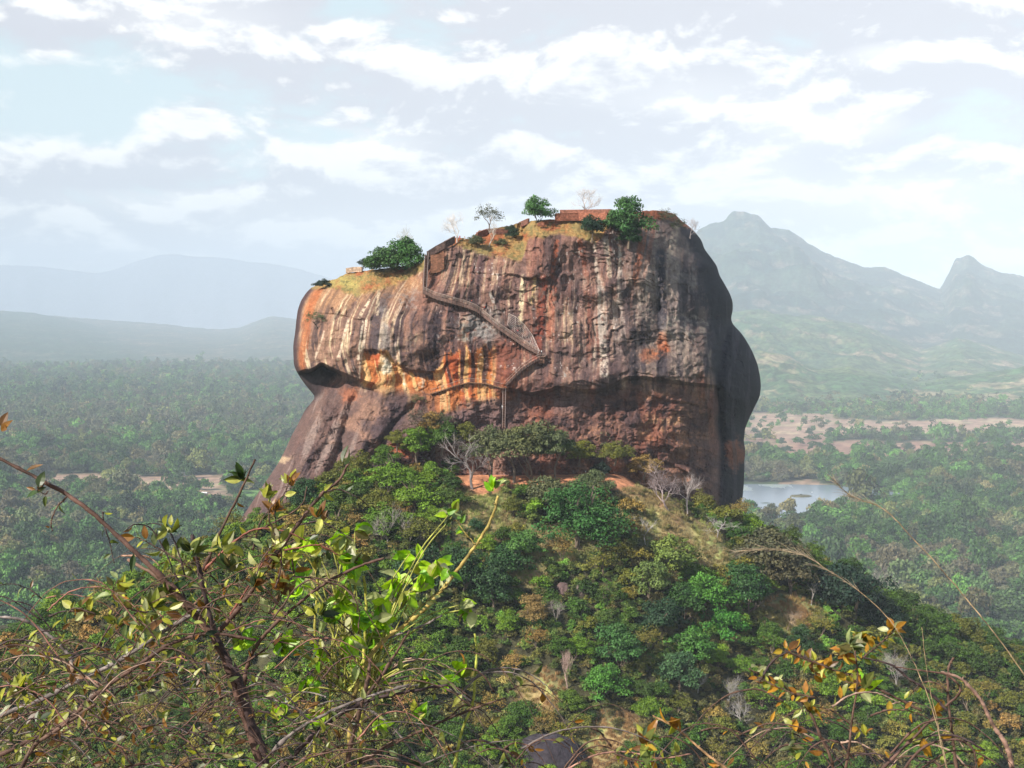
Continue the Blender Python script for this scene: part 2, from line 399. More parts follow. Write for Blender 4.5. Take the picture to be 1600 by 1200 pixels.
def grass_mask(px, py):
    wv = 12*fbm(px/40, py/25, seed=301); g = np.zeros(np.shape(px))
    def b(cx, cy, rx, ry, s=1.): return s*np.clip(1.6-1.6*np.sqrt(((px+wv-cx)/rx)**2+((py+wv*.6-cy)/ry)**2), 0, 1)
    for q in [(745, 790, 75, 30), (770, 825, 70, 25), (870, 850, 70, 40), (1000, 770, 40, 40), (1030, 810, 50, 50), (1080, 850, 60, 45), (985, 745, 35, 14), (1110, 875, 45, 28),
              (1235, 962, 58, 40), (845, 1085, 50, 50), (960, 1150, 60, 50), (1090, 880, 40, 20), (830, 900, 40, 25), (900, 1190, 90, 40), (720, 860, 40, 20), (500, 910, 40, 25), (960, 815, 30, 30)]:
        g = np.maximum(g, b(*q))
    return g
def dirt_mask(px, py):
    wv = 6*fbm(px/25, py/12, seed=311)
    g = ss(px, 700, 720)*(1-ss(px, 985, 1005))*ss(py+wv, 722, 728)*(1-ss(py+wv, 758, 766))
    g = np.maximum(g, np.clip(1.5-1.5*np.sqrt(((px-755+wv)/35)**2+((py-765)/14)**2), 0, 1))
    for q in [(850, 1105, 40, 40), (950, 1165, 40, 35), (1240, 970, 25, 15)]:
        g = np.maximum(g, np.clip(1.2-1.3*np.sqrt(((px-q[0]+wv*3)/q[2])**2+((py-q[1]+wv*2)/q[3])**2), 0, 1)*.3)
    return g
xs = np.concatenate([np.linspace(-980, -405, 60), np.linspace(-400, 400, 540), np.linspace(405, 880, 50)]); ys = np.concatenate([np.linspace(200, 400, 60), np.linspace(402, 625, 300), np.linspace(630, 1500, 70)])
X, Y = np.meshgrid(xs, ys); Z = hill_raw(X, Y); Z = np.maximum(Z, ZP-6)
Px, Py = proj(X, Y, Z); gm = grass_mask(Px, Py); dm = dirt_mask(Px, Py)
nz = fbm(X/14, Y/14, seed=205); nf = fbm(X/2.5, Y/2.5, seed=206, o=3)
c = np.array([.045, .042, .020])*(1+.5*nz)[..., None]
gc = np.array([.30, .25, .11])*(1+.35*nz)[..., None]+ss(nz, .05, .4)[..., None]*np.array([-.06, .05, -.02])+ss(-nz, .1, .4)[..., None]*np.array([.06, -.03, .0])
dc = np.array([.46, .20, .105])*(1+.3*nf)[..., None]
c = c*(1-gm[..., None])+gc*gm[..., None]; c = c*(1-dm[..., None])+dc*dm[..., None]; c = c*(1+.3*nf)[..., None]
nr, nc = X.shape; i = np.arange(nr-1)[:, None]*nc; j = np.arange(nc-1)[None]
Q = np.stack([i+j, i+j+1, i+nc+j+1, i+nc+j], -1).reshape(-1, 4)
tag(link('hill', mesh_np('hill', np.stack([X, Y, Z], -1), Q, np.clip(c, .01, 1).reshape(-1, 3), True), M_hill), kind='structure')

# ------------------------------------------------------------------ THE ROCK
LEFT = [(400, 500), (445, 492), (455, 480), (470, 470), (485, 465), (500, 463), (520, 461), (540, 458), (570, 459), (580, 463), (590, 469), (600, 476), (612, 486), (620, 493), (626, 489), (640, 477), (660, 467), (680, 456), (700, 447), (720, 437), (740, 424), (760, 410), (780, 397), (800, 384), (830, 362), (860, 340), (930, 300)]
RIGHT = [(300, 1055), (330, 1060), (345, 1066), (360, 1084), (375, 1096), (390, 1101), (400, 1109), (415, 1120), (430, 1124), (445, 1133), (460, 1141), (472, 1145), (485, 1145), (498, 1142), (507, 1145), (520, 1158), (535, 1168), (550, 1176), (570, 1184), (590, 1188), (605, 1189), (620, 1187), (640, 1177), (655, 1170), (670, 1164), (690, 1162), (705, 1165), (720, 1163), (740, 1163), (760, 1162), (780, 1160), (800, 1153), (815, 1149), (850, 1146), (930, 1140)]
RIM = [(440, 450), (485, 450), (495, 445), (510, 440), (528, 434), (540, 428), (560, 424), (600, 419), (640, 414), (660, 410), (668, 398), (680, 386), (695, 378), (712, 371), (735, 374), (748, 360), (775, 356), (800, 352), (815, 346), (860, 343), (870, 344), (876, 340), (950, 337), (990, 332), (1020, 328), (1040, 330), (1055, 334), (1064, 344), (1075, 352), (1110, 365)]
def brow(px, py, line, depth, wd, fall, x0, x1, e=10):
    B = smooth_ip(px, line, 3)+1.5*fbm(px/9, 0*px, seed=77); d = py-B
    return depth*ss(d, -1, wd)*np.exp(-np.maximum(d, 0)/fall)*ss(px, x0, x0+e)*(1-ss(px, x1-e, x1))
def gs(px, py, cx, cy, rx, ry, a=0.):
    dx, dy = px-cx, py-cy; ca, sa = math.cos(a), math.sin(a); u = dx*ca+dy*sa; v = -dx*sa+dy*ca
    return np.exp(-(u/rx)**2-(v/ry)**2)
def rockY(px, py):
    px, py = np.broadcast_arrays(np.asarray(px, float), np.asarray(py, float))
    L = smooth_ip(py, LEFT, 5); Rr = smooth_ip(py, RIGHT, 5)
    dL = np.maximum(px-L, 0); dR = np.maximum(Rr-px, 0)
    Yb = 602+ip(np.sqrt(dL), [(0, 34), (1, 26), (2.2, 18), (4, 11), (6.5, 4), (9.5, 0)])
    Yb = Yb+ip(np.sqrt(dR), [(0, 92), (1, 82), (2.5, 68), (5, 47), (7.7, 21), (9.3, 8), (11, 2.5), (13, 0)])
    Yb = Yb+(600-py)*.055*(py < 600)                                       # leans back
    Yb = Yb-18*ss(px, 460, 700)*(1-ss(px, 880, 1040))*.35
    # top shoulders leaning back
    rim = ip(px, RIM); dt = py-rim
    lean = 26*np.exp(-np.maximum(dt, 0)/24.)*(1-ss(px, 640, 670))
    ledge = ip(px, [(690, 392), (705, 388), (720, 387), (745, 393), (770, 400), (800, 406), (815, 408), (825, 376), (840, 368), (870, 368), (900, 372), (930, 378), (960, 380)])
    lean2 = np.clip((ledge-py)*.55, 0, 22)*ss(px, 684, 700)*(1-ss(px, 930, 960))
    lean3 = 9*np.exp(-np.maximum(dt, 0)/26.)*ss(px, 940, 980)
    Yb = Yb+lean+lean2+lean3
    # left lobe belly and creases
    Yb = Yb-7*gs(px, py, 560, 535, 110, 60)-4*gs(px, py, 655, 530, 60, 42)-2.5*gs(px, py, 520, 470, 50, 22)
    Yb = Yb+brow(px, py, [(480, 488), (520, 489), (560, 498), (600, 497)], 1.6, 3, 9, 495, 578)
    # great overhang on the left
    b1 = [(455, 584), (470, 579), (490, 575), (502, 566), (524, 577), (550, 588), (576, 596), (600, 606)]
    Yb = Yb+brow(px, py, b1, 26, 6, 60, 450, 596, 14)*(1-.72*ss(px, 515, 570))
    # recess of the painted orange wall
    b2 = [(560, 560), (568, 545), (604, 549), (618, 566), (640, 577), (672, 581), (690, 579), (697, 566), (712, 560), (760, 575), (800, 590)]
    Yb = Yb+brow(px, py, b2, 3.2, 4, 44, 562, 700, 8)+brow(px, py, b2, 1.2, 5, 30, 690, 790, 10)
    # path ledge below it
    b3 = [(600, 628), (640, 622), (672, 613), (690, 607), (712, 598), (730, 592), (760, 597), (800, 606)]
    Yb = Yb-2.2*brow(px, py, b3, 1., 4, 26, 600, 800, 12)*1.0+brow(px, py, b3, 1.4, 3, 5, 640, 780)
    # boulder below the stair landing
    b4 = [(780, 607), (791, 606), (815, 609), (837, 614), (856, 608), (872, 602), (890, 607), (910, 609), (930, 609), (945, 607), (962, 598), (981, 588), (1010, 589), (1039, 592), (1070, 597), (1096, 600), (1120, 602)]
    Yb = Yb-2.6*gs(px, py, 835, 588, 34, 20)-2*gs(px, py, 905, 592, 45, 18)-3.2*gs(px, py, 1030, 572, 70, 22)
    Yb = Yb+brow(px, py, b4, 7.5, 6, 50, 782, 1135, 14)+brow(px, py, b4, 3.2, 60, 140, 890, 1130, 40)
    b5 = [(940, 606), (980, 606), (1010, 612), (1030, 622), (1070, 628), (1120, 640)]
    Yb = Yb+brow(px, py, b5, 2.0, 4, 14, 950, 1115, 10)
    # cave low on the right
    b6 = [(960, 735), (985, 722), (1010, 716), (1040, 720), (1060, 728), (1080, 742), (1100, 756)]
    Yb = Yb+brow(px, py, b6, 7, 6, 20, 975, 1085, 12)+4*gs(px, py, 1060, 720, 30, 10)
    # upper right boulder
    b7 = [(784, 424), (800, 428), (830, 434), (845, 437), (858, 434), (868, 420), (876, 406), (890, 385)]
    Yb = Yb-2.4*gs(px, py, 842, 402, 34, 26)+brow(px, py, b7, 3.0, 4, 26, 786, 880, 8)
    b8 = [(700, 428), (725, 424), (760, 426), (790, 430)]
    Yb = Yb+brow(px, py, b8, 1.1, 3, 10, 722, 796, 8)
    # ribs, gullies on the right
    cl = [(340, 922), (375, 925), (420, 931), (445, 938), (455, 950), (470, 962), (500, 972), (560, 985)]
    dx = px-ip(py, cl); Yb = Yb+2.2*np.exp(-(dx/7)**2)*ss(py, 370, 390)*(1-ss(py, 500, 560))-1.6*np.exp(-((dx-20)/14)**2)*(1-ss(py, 480, 560))
    dx = px-ip(py, [(380, 1020), (430, 1024), (500, 1028), (560, 1040)]); Yb = Yb+3.*np.exp(-(dx/9)**2)*ss(py, 395, 420)*(1-ss(py, 520, 560))
    dx = px-ip(py, [(330, 1035), (420, 1078), (520, 1098), (600, 1110), (700, 1118), (800, 1120)]); Yb = Yb-2.5*np.exp(-(dx/14)**2)
    dx = px-ip(py, [(560, 1118), (620, 1122), (700, 1128), (800, 1118)]); Yb = Yb+5*np.exp(-(dx/8)**2)*ss(py, 560, 600)
    # right lobes
    dx = px-ip(py, [(480, 1150), (500, 1143), (540, 1128), (600, 1124)]); Yb = Yb+6*np.exp(-(dx/7)**2)*ss(py, 470, 500)*(1-ss(py, 560, 610))
    Yb = Yb-3*gs(px, py, 1145, 700, 16, 28)
    # left skirt running out towards the viewer
    sk = ss(py, 585, 800)
    Yb = Yb-26*sk*(1-ss(px, 560, 760))-8*sk*ss(px, 560, 760)*(1-ss(px, 760, 900))
    rib = ip(py, [(580, 530), (640, 498), (700, 475), (760, 452), (820, 415)]); dx = px-rib
    Yb = Yb-6.5*np.exp(-(dx/30)**2)*ss(py, 590, 650)
    gul = ip(py, [(585, 566), (620, 556), (660, 541), (700, 533), (735, 520), (780, 500)]); dx = px-gul
    Yb = Yb+5.5*np.exp(-(dx/8.5)**2)*ss(py, 596, 625)*(1-ss(py, 745, 790))
    rib2 = ip(py, [(590, 590), (650, 575), (700, 566), (760, 552)]); Yb = Yb-3.2*np.exp(-((px-rib2)/20)**2)*ss(py, 595, 640)
    gul2 = ip(py, [(600, 668), (640, 640), (660, 618), (690, 600), (730, 570)]); Yb = Yb+3.2*np.exp(-((px-gul2)/6)**2)*ss(py, 620, 640)*(1-ss(py, 710, 740))
    # stair cleft
    dx = px-787; Yb = Yb+2.2*np.exp(-(dx/5)**2)*ss(py, 606, 616)*(1-ss(py, 668, 690))
    dx = px-ip(py, [(610, 845), (640, 856), (680, 840)]); Yb = Yb+1.6*np.exp(-(dx/4)**2)*ss(py, 612, 622)*(1-ss(py, 645, 660))
    # lower wall steps outward to the hill
    Yb = Yb-9*ss(py, 640, 830)*ss(px, 700, 860)*(1-ss(px, 900, 1000))
    return Yb
def flow(px, py):
    """coordinate across the water streaks"""
    g1 = ip(py, [(400, 52), (440, 34), (470, 13), (500, 1), (540, -5), (570, 0), (590, 8), (620, 18)])
    wl = 1-ss(px, 660, 760)
    g2 = (py-430)*-.16; wm = ss(px, 660, 720)*(1-ss(px, 800, 880))*(1-ss(py, 440, 500))
    sk = (1-ss(px, 560, 660))*ss(py, 588, 604)
    c = px-g1*wl*(1-sk)-g2*wm+(py-600)*.42*sk
    return c+3.*fbm(px/50, py/50, seed=90)+1.2*fbm(px/15, py/20, seed=91)
NXF, NYF = 980, 820
sU = np.linspace(0, 1, NXF); edge = .5-.5*np.cos(sU*math.pi); sU = .72*sU+.28*edge
tV = np.linspace(0, 1, NYF); PYB = 930.
S, T = np.meshgrid(sU, tV)
PY = 400+T*(PYB-400); 
for _ in range(8):
    PX = smooth_ip(PY, LEFT, 5)*(1-S)+smooth_ip(PY, RIGHT, 5)*S
    rm = ip(PX, RIM)+1.3*fbm(PX/7, 0*PX, seed=66)
    PY = rm+T*(PYB-rm)
PX = smooth_ip(PY, LEFT, 5)*(1-S)+smooth_ip(PY, RIGHT, 5)*S
Yr = rockY(PX, PY); fl = flow(PX, PY)
e_in = np.clip(np.minimum(S, 1-S)*30, 0, 1)
detail = (3.2*fbm(PX/48, PY/40, seed=400, o=4)+1.8*fbm(fl/26, PY/70, seed=401, o=4)+.32*fbm(fl/5, PY/60, seed=402, o=3)+.9*fbm(PX/17, PY/13, seed=403, o=4))
rough_low = ss(PY, 600, 640)*ss(PX, 800, 860)
detail = detail+rough_low*(1.5*fbm((PX+PY*.5)/30, (PY-PX*.25)/18, seed=404, o=5))+ss(PX, 960, 1040)*(1-ss(PY, 590, 610))*(1.1*fbm(PX/9, PY/11, seed=405, o=4)+.5*ridged(PX/22, PY/36, seed=406, o=4))
crk = ridged(PX/46+.1*PY/46, PY/58, seed=407, o=3); detail = detail+1.0*ss(crk, .80, .97)*ss(fbm(PX/60, PY/60, seed=408, o=2), -.1, .2)
grz = 1-ss(PY-rm, 10, 34); detail = detail+grz*.5*fbm(PX/5, PY/4, seed=409, o=3)
slab = fbm(PX/60+.3, PY/42, seed=411, o=4)*4.2+20; fr_ = slab-np.floor(slab); slab = np.floor(slab)+ss(fr_, .86, 1.0)
slab2 = fbm(PX/21+.7, PY/15, seed=412, o=4)*3.2+20; fr2 = slab2-np.floor(slab2); slab2 = np.floor(slab2)+ss(fr2, .8, 1.0)
sm = .25+.75*ss(PX, 640, 720)
sm = np.maximum(sm, .75*ss(PY, 610, 650))
sm = sm*(1-.85*gs(PX, PY, 785, 575, 48, 40))
detail = detail+sm*(.75*(slab-20)+.6*(slab2-20)*(.10+.90*ss(PY, 600, 625)))
edge_ = np.maximum(ss(fr_, .84, .92)*(1-ss(fr_, .97, 1.0)), .6*ss(fr2, .80, .88)*(1-ss(fr2, .97, 1.)))
Yr = Yr+detail*e_in
P3 = at(PX, PY, Yr)
# silhouette wiggle in true depth is free; now colours ----------------------------------------------------
def C(*a): return np.array(a, float)
def lay(col, tgt, m): return col+(np.asarray(tgt, float)-col)*np.clip(m, 0, 1)[..., None]
n1 = fbm(fl/15, PY/95, seed=501, o=4); n2 = fbm(fl/26, PY/95, seed=502, o=3); n3 = fbm(fl/4.2, PY/120, seed=503, o=3, gain=.7)
n4 = fbm(PX/26, PY/22, seed=504, o=5); n5 = fbm(PX/5, PY/4, seed=505, o=4); n6 = fbm(fl/7.5, PY/85, seed=506, o=4)
wx = PX+12*fbm(PX/20, PY/25, seed=507); wy = PY+12*fbm(PX/22, PY/18, seed=508)
def B(cx, cy, rx, ry, soft=.7): return ss(-np.sqrt(((wx-cx)/rx)**2+((wy-cy)/ry)**2)+.9*n4+.5*n5, -1-soft, -1+soft)
col = np.broadcast_to(C(146, 108, 96), PX.shape+(3,)).copy()
col = lay(col, C(172, 136, 116), ss(n4, -.05, .4)*.8)
col = lay(col, C(100, 78, 78), ss(-n4, .05, .5)*.7)
col = lay(col, C(146, 92, 76), ss(n2, .05, .35)*.6)
col = lay(col, C(80, 62, 64), ss(-n1, .12, .38)*.6)
# left lobe paler
leftm = (1-ss(wx, 600, 700))*(1-ss(wy, 590, 600))
col = lay(col, C(160, 122, 98), leftm*.55)
col = lay(col, C(150, 118, 104), leftm*ss(n2, -.2, .2)*.4)
top = (1-ss(wy-rm, 30, 66))*(1-ss(wx, 640, 670)); col = lay(col, C(190, 142, 100), top*.75)
# cream and dark water streaks
cream = ss(n6, .12, .30)*ss(n3, -.25, .2)
crd = np.clip(.3*B(900, 480, 120, 110)+.95*B(560, 500, 95, 75)+.5*B(500, 550, 30, 40)+.55*B(735, 420, 60, 50)+.6*B(815, 470, 30, 45)+.5*B(640, 590, 70, 45)+.35*B(960, 480, 80, 110)+.3*B(740, 580, 70, 50), 0, 1)
col = lay(col, C(222, 196, 160), cream*crd)
col = lay(col, C(66, 52, 56), ss(-n6, .10, .30)*np.clip(.35+.5*B(700, 520, 130, 50)+.45*B(1000, 460, 70, 120)+.4*B(560, 540, 90, 50), 0, 1)*.8)
col = lay(col, C(236, 214, 180), ss(n3, .3, .5)*crd*.7)
# long rusty edge at the left
col = lay(col, C(190, 98, 50), ss(-np.abs(PX-ip(PY, [(450, 500), (480, 484), (520, 478), (560, 471), (580, 474)])+2*n5+6*n3), -9, -3)*(PY < 582)*.62)
col = lay(col, C(82, 58, 58), ss(-(PX-smooth_ip(PY, LEFT, 5)), -11+0*PX, -3)*(1-ss(PY, 575, 590)))
# greys
col = lay(col, C(150, 142, 138), B(755, 510, 26, 22)*.9*ss(n5, -.5, .1)+B(768, 522, 12, 12)*.6)
col = lay(col, C(128, 120, 120), B(600, 530, 9, 45)*.7)
col = lay(col, C(140, 128, 124), B(640, 470, 22, 14)*ss(n5, -.2, .3)*.7)
rg = ss(wx, 955, 1010)*(1-ss(wy, 575, 600)); col = lay(col, C(112, 100, 96), rg*.72)
col = lay(col, C(150, 134, 120), rg*ss(n5+n4*.5, .05, .4)*.6)
col = lay(col, C(58, 50, 58), rg*ss(-n1, .0, .25)*.8)
col = lay(col, C(178, 164, 146), rg*B(1050, 500, 50, 16)*ss(n5, -.2, .3)*.7+rg*B(1080, 440, 16, 10)*.5)
for (x0, y0, x1, y1, ww, cc, am) in [
    (938, 450, 944, 582, 7, (208, 190, 174), .9), (926, 378, 934, 440, 4, (204, 188, 172), .8), (950, 460, 956, 560, 4, (196, 160, 140), .7),
    (948, 376, 952, 430, 4, (214, 196, 170), .7), (903, 372, 916, 430, 4, (168, 92, 64), .65), (912, 390, 922, 560, 5, (146, 82, 64), .55), (870, 380, 862, 430, 4, (176, 88, 54), .7),
    (817, 436, 812, 500, 5, (238, 216, 176), .95), (835, 438, 832, 470, 4, (226, 190, 140), .9), (850, 440, 838, 560, 7, (150, 68, 48), .75), (866, 440, 858, 520, 6, (158, 84, 62), .6),
    (1032, 400, 1034, 505, 8, (38, 36, 48), .9), (1060, 345, 1048, 400, 6, (190, 172, 150), .7), (1010, 350, 990, 440, 6, (158, 88, 60), .7), (1022, 350, 1008, 430, 4, (150, 90, 70), .6),
    (1090, 400, 1100, 470, 9, (40, 36, 48), .8), (1070, 520, 1068, 575, 6, (150, 130, 116), .5), (990, 520, 988, 590, 8, (44, 38, 46), .8), (975, 460, 985, 520, 5, (60, 50, 55), .6),
    (664, 480, 668, 585, 5, (60, 48, 54), .5),
    (682, 500, 678, 590, 9, (44, 32, 40), .85), (705, 480, 702, 560, 6, (60, 50, 58), .7), (648, 500, 640, 560, 9, (84, 66, 70), .6), (625, 520, 640, 580, 6, (84, 60, 60), .7),
    (585, 500, 580, 590, 6, (90, 76, 80), .7), (566, 505, 560, 560, 2.5, (240, 222, 196), .9), (545, 500, 528, 560, 2.5, (236, 214, 186), .85), (505, 520, 492, 560, 2, (230, 206, 180), .8), (573, 500, 562, 590, 2, (238, 216, 190), .8),
    (592, 450, 588, 490, 2.5, (240, 216, 180), .7), (560, 460, 545, 492, 5, (110, 84, 84), .6), (576, 470, 560, 496, 2.5, (244, 224, 190), .8), (600, 480, 590, 560, 3, (232, 208, 180), .6),
    (617, 536, 620, 560, 2, (240, 220, 200), .6), (738, 395, 728, 440, 3, (214, 180, 140), .6), (766, 460, 772, 470, 3, (230, 222, 214), .7), (715, 395, 700, 440, 4, (92, 74, 74), .6), (750, 410, 745, 440, 6, (96, 72, 76), .6),
    (668, 398, 664, 450, 4, (70, 44, 40), .6), (690, 400, 676, 425, 6, (150, 90, 66), .6)]:
    t = np.clip(((PX-x0)*(x1-x0)+(PY-y0)*(y1-y0))/((x1-x0)**2+(y1-y0)**2), 0, 1)
    d = np.hypot(PX+2.2*n3+3*n6-(x0+t*(x1-x0)), (PY-(y0+t*(y1-y0)))*.6)
    col = lay(col, cc, ss(-d, -ww*1.25, -ww*.5)*am*ss(n5+n3*.6, -.55, -.05))
col = lay(col, C(190, 96, 52), B(1036, 543, 9, 14)*.8+B(1012, 556, 12, 10)*.5)
col = lay(col, C(188, 172, 162), (B(950, 480, 34, 110)*.8+B(1000, 430, 26, 60)*.5+B(1060, 470, 30, 70)*.45)*ss(n6, -.08, .2)*.75)
# orange painted wall
To = ip(PX, [(540, 640), (560, 600), (569, 547), (606, 550), (622, 572), (640, 583), (672, 588), (688, 572), (694, 550), (720, 545), (745, 542), (775, 545), (800, 575), (830, 600)])
Bo = ip(PX, [(550, 596), (580, 606), (610, 628), (640, 645), (690, 652), (730, 640), (770, 622), (800, 628), (830, 640)])
om = ss(PY-To+10*n6+4*n3, -2, 5)*ss(Bo-PY+7*n4, -3, 6)*ss(PX, 560, 572)*(1-ss(PX, 780, 812))
col = lay(col, C(214, 126, 66), om*.95)
col = lay(col, C(176, 78, 40), om*ss(n2+n4*.4, -.02, .28)*.8)
col = lay(col, C(236, 196, 134), om*ss(n6+.3*n4, .0, .22)*.8)
col = lay(col, C(250, 240, 222), om*(B(600, 576, 4, 14)+B(634, 592, 4, 12)+B(660, 600, 3, 10))*.8)
fing = ss(np.sin(fl/3.0+3*fbm(fl/18, PY/90, seed=520)), .15, .7)*ss(PX, 686, 696)*(1-ss(PX, 790, 815))*(1-ss(PY+10*n2, 595, 620))*ss(PY, 535, 545)
col = lay(col, C(74, 44, 42), fing*.88)
col = lay(col, C(142, 84, 68), B(782, 575, 16, 40)*.85+B(800, 560, 14, 30)*.6)
col = lay(col, C(228, 172, 108), B(752, 590, 22, 34)*ss(n6, -.1, .2)*.7*(1-fing))
# band above the path: grey-brown with lichen
col = lay(col, C(196, 96, 54), B(845, 655, 30, 22)*ss(n4, -.2, .2)*.8+B(870, 690, 26, 16)*ss(n4, -.1, .3)*.6)
lw = ss(PY, 608, 618)*ss(PX, 800, 830)*(1-ss(PX, 1090, 1120))
col = lay(col, C(112, 76, 68), lw*.6); col = lay(col, C(168, 120, 92), lw*ss(n4+n5*.6, .12, .5)*.7); col = lay(col, C(66, 48, 52), lw*ss(-n4+n5*.5, .1, .45)*.75)
col = lay(col, C(150, 84, 60), lw*ss(n2, .0, .3)*.4)
col = lay(col, C(190, 150, 112), B(1030, 660, 30, 12)*ss(n5, -.3, .2)*.7)
col = lay(col, C(176, 100, 66), ss(PX, 1120, 1132)*B(1150, 705, 18, 26)*.9)
col = lay(col, C(108, 86, 88), B(885, 628, 26, 12)*.7)
# skirt
skm = ss(PY, 600, 625)*(1-ss(PX, 640, 720)); col = lay(col, C(104, 82, 78), skm*.75)
col = lay(col, C(160, 140, 132), skm*ss(n6, .08, .3)*.65*(1-ss(PX, 545, 580))); col = lay(col, C(76, 60, 66), skm*ss(-n1, .05, .3)*.75)
col = lay(col, C(176, 132, 108), skm*B(570, 660, 46, 40)*ss(n4, -.4, .2)*.6); col = lay(col, C(206, 110, 70), B(628, 705, 16, 14)*.8+B(545, 615, 9, 14)*.5)
col = lay(col, C(112, 88, 90), B(740, 660, 60, 26)*.8)
col = lay(col, C(206, 176, 140), B(444, 716, 14, 5)*.8)
# right side turned from the sun: shade painted into the colour, pale streaks over
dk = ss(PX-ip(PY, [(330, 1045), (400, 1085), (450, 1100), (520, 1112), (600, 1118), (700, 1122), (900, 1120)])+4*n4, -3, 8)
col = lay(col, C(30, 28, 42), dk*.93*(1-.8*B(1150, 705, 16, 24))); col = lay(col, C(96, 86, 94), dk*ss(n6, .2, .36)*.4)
# crevices and slab edges darker; pale lichen specks
col = lay(col, C(54, 40, 44), ss(crk, .82, .96)*.6); col = lay(col, C(70, 50, 50), edge_*sm*.28*ss(n5, -.3, .2))
spk = ss(vn(PX/2.1, PY/3.4, seed=530)+.8*fbm(PX/22, PY/22, seed=531), .92, 1.15); col = lay(col, C(226, 220, 214), spk*ss(PX, 660, 700)*(1-ss(PX, 960, 1000))*(1-ss(PY, 590, 610))*.6)
col = lay(col, C(56, 42, 46), ss(PY-smooth_ip(PX, [(455, 580), (470, 577), (490, 574), (502, 566), (524, 577), (560, 592)], 3)+3*n5, -2, 6)*(1-ss(PX+PY*.9, 1045, 1062))*(PX < 560)*.9)  # dark algae under the left overhang, also deepening its shade in the colour
# grass and soil on the shoulders
gl = ip(PX, [(440, 450), (520, 452), (560, 462), (620, 445), (660, 420), (668, 400), (690, 388), (720, 386), (770, 400), (815, 408), (826, 374), (870, 366), (905, 372), (935, 380), (960, 345), (1000, 338), (1040, 344), (1060, 350), (1120, 380)])
gg = ss(gl-PY+7*n4+3*n5, -3, 4)
gcol = lay(np.broadcast_to(C(176, 138, 84), PX.shape+(3,)).copy(), C(150, 134, 84), ss(n4, .0, .3)*.7); gcol = lay(gcol, C(176, 96, 60), ss(-n4, .05, .35)*.8)
gcol = lay(gcol, C(186, 170, 96), B(540, 440, 24, 12)*.9); gcol = lay(gcol, C(104, 100, 60), ss(n5, .15, .4)*.6)
gcol = lay(gcol, C(170, 86, 58), ss(PX, 955, 965)*.8)
col = col+(gcol-col)*gg[..., None]
col = col*(1+.10*n5+.05*rng.normal(0, 1, PX.shape))[..., None]
sat = col.mean(-1, keepdims=True); col = sat+(col-sat)*.98
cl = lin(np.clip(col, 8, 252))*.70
# back half and cap
nbk = 30; ph = np.linspace(0, math.pi, nbk+2)[1:-1]
PL, PR = P3[:, 0], P3[:, -1]; mid = (PL+PR)/2
backp = mid[:, None]+(PR-mid)[:, None]*np.cos(ph)[None, :, None]+np.array([0, 1., 0])*(150*np.sin(ph))[None, :, None]*(1+.12*fbm(ph[None]*3, PL[:, 2:3]/40, seed=610))[..., None]
ring = np.concatenate([P3, backp], 1); colr = np.concatenate([cl, np.broadcast_to(lin(C(96, 80, 82))*.8, backp.shape)*(1+.3*fbm(ph[None]*20, PL[:, 2:3]/60, seed=611))[..., None]], 1)
nr, nc = ring.shape[:2]; i = np.arange(nr-1)[:, None]*nc; j = np.arange(nc)[None]; j2 = (j+1) % nc
Q = np.stack([i+j, i+nc+j, i+nc+j2, i+j2], -1).reshape(-1, 4)
cen = ring[0].mean(0); cen[2] = 13; caps = [ring[0]*(1-t)+cen*t for t in np.array([.06, .15, .3, .5, .7, .88, .97])]
for k, cpz in enumerate(caps): cpz[:, 2] = np.minimum(cpz[:, 2], ring[0][:, 2]-.2)+.5*fbm(cpz[:, 0]/12, cpz[:, 1]/12, seed=612)*min(k, 1)
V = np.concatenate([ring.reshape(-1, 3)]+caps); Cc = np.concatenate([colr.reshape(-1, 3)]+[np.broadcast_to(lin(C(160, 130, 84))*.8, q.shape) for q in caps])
Qs = [Q]; prev = 0
for k in range(len(caps)):
    cur = nr*nc+k*nc; jj = np.arange(nc); j2 = (jj+1) % nc
    Qs.append(np.stack([prev+jj, prev+j2, cur+j2, cur+jj], -1)); prev = cur
m, n, b = mat_new('weathered_gneiss'); c0 = n.attr('Col').outputs[0]; p = n.n.new('ShaderNodeTexCoord').outputs['Object']
mp = n.n.new('ShaderNodeMapping'); n.l.new(p, mp.inputs[0]); mp.inputs['Scale'].default_value = (1, 1, .16)
f = n.ramp(n.noise(mp.outputs[0], .9, 6, .65), .25, .75, .72, 1.28); f2 = n.ramp(n.noise(p, 1.6, 6, .7), .25, .75, .8, 1.2)
f = n.m('MULTIPLY', f, f2); n.put(b.inputs['Base Color'], n.mix(1, c0, n.comb(f, f, f), 'MULTIPLY'))
b.inputs['Roughness'].default_value = .85; b.inputs['Specular IOR Level'].default_value = .3
k = n.n.new('ShaderNodeBump'); k.inputs['Strength'].default_value = .8; k.inputs['Distance'].default_value = .5
n.put(k.inputs['Height'], n.m('ADD', n.noise(p, .7, 8, .65), n.m('MULTIPLY', n.noise(mp.outputs[0], 1.3, 5, .6), .6))); n.l.new(k.outputs[0], b.inputs['Normal'])
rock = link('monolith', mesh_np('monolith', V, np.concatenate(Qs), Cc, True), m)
tag(rock, 'enormous flat-topped red brown rock with pale streaks rising from the green hill', 'rock')
def surfY(px, py, win=2):
    L_ = float(smooth_ip(np.array(float(py)), LEFT, 5)); R_ = float(smooth_ip(np.array(float(py)), RIGHT, 5)); c_ = int(np.clip(np.searchsorted(sU, (px-L_)/(R_-L_)), win, NXF-1-win))
    r_ = int(np.clip(np.searchsorted(PY[:, c_], py), win, NYF-1-win)); return float(Yr[r_-win:r_+win+1, c_-win:c_+win+1].min())
def rp(px, py, off=0.):
    """point on the rock face, off metres in front of it"""
    y = surfY(px, py); return at(px, py, y-off)

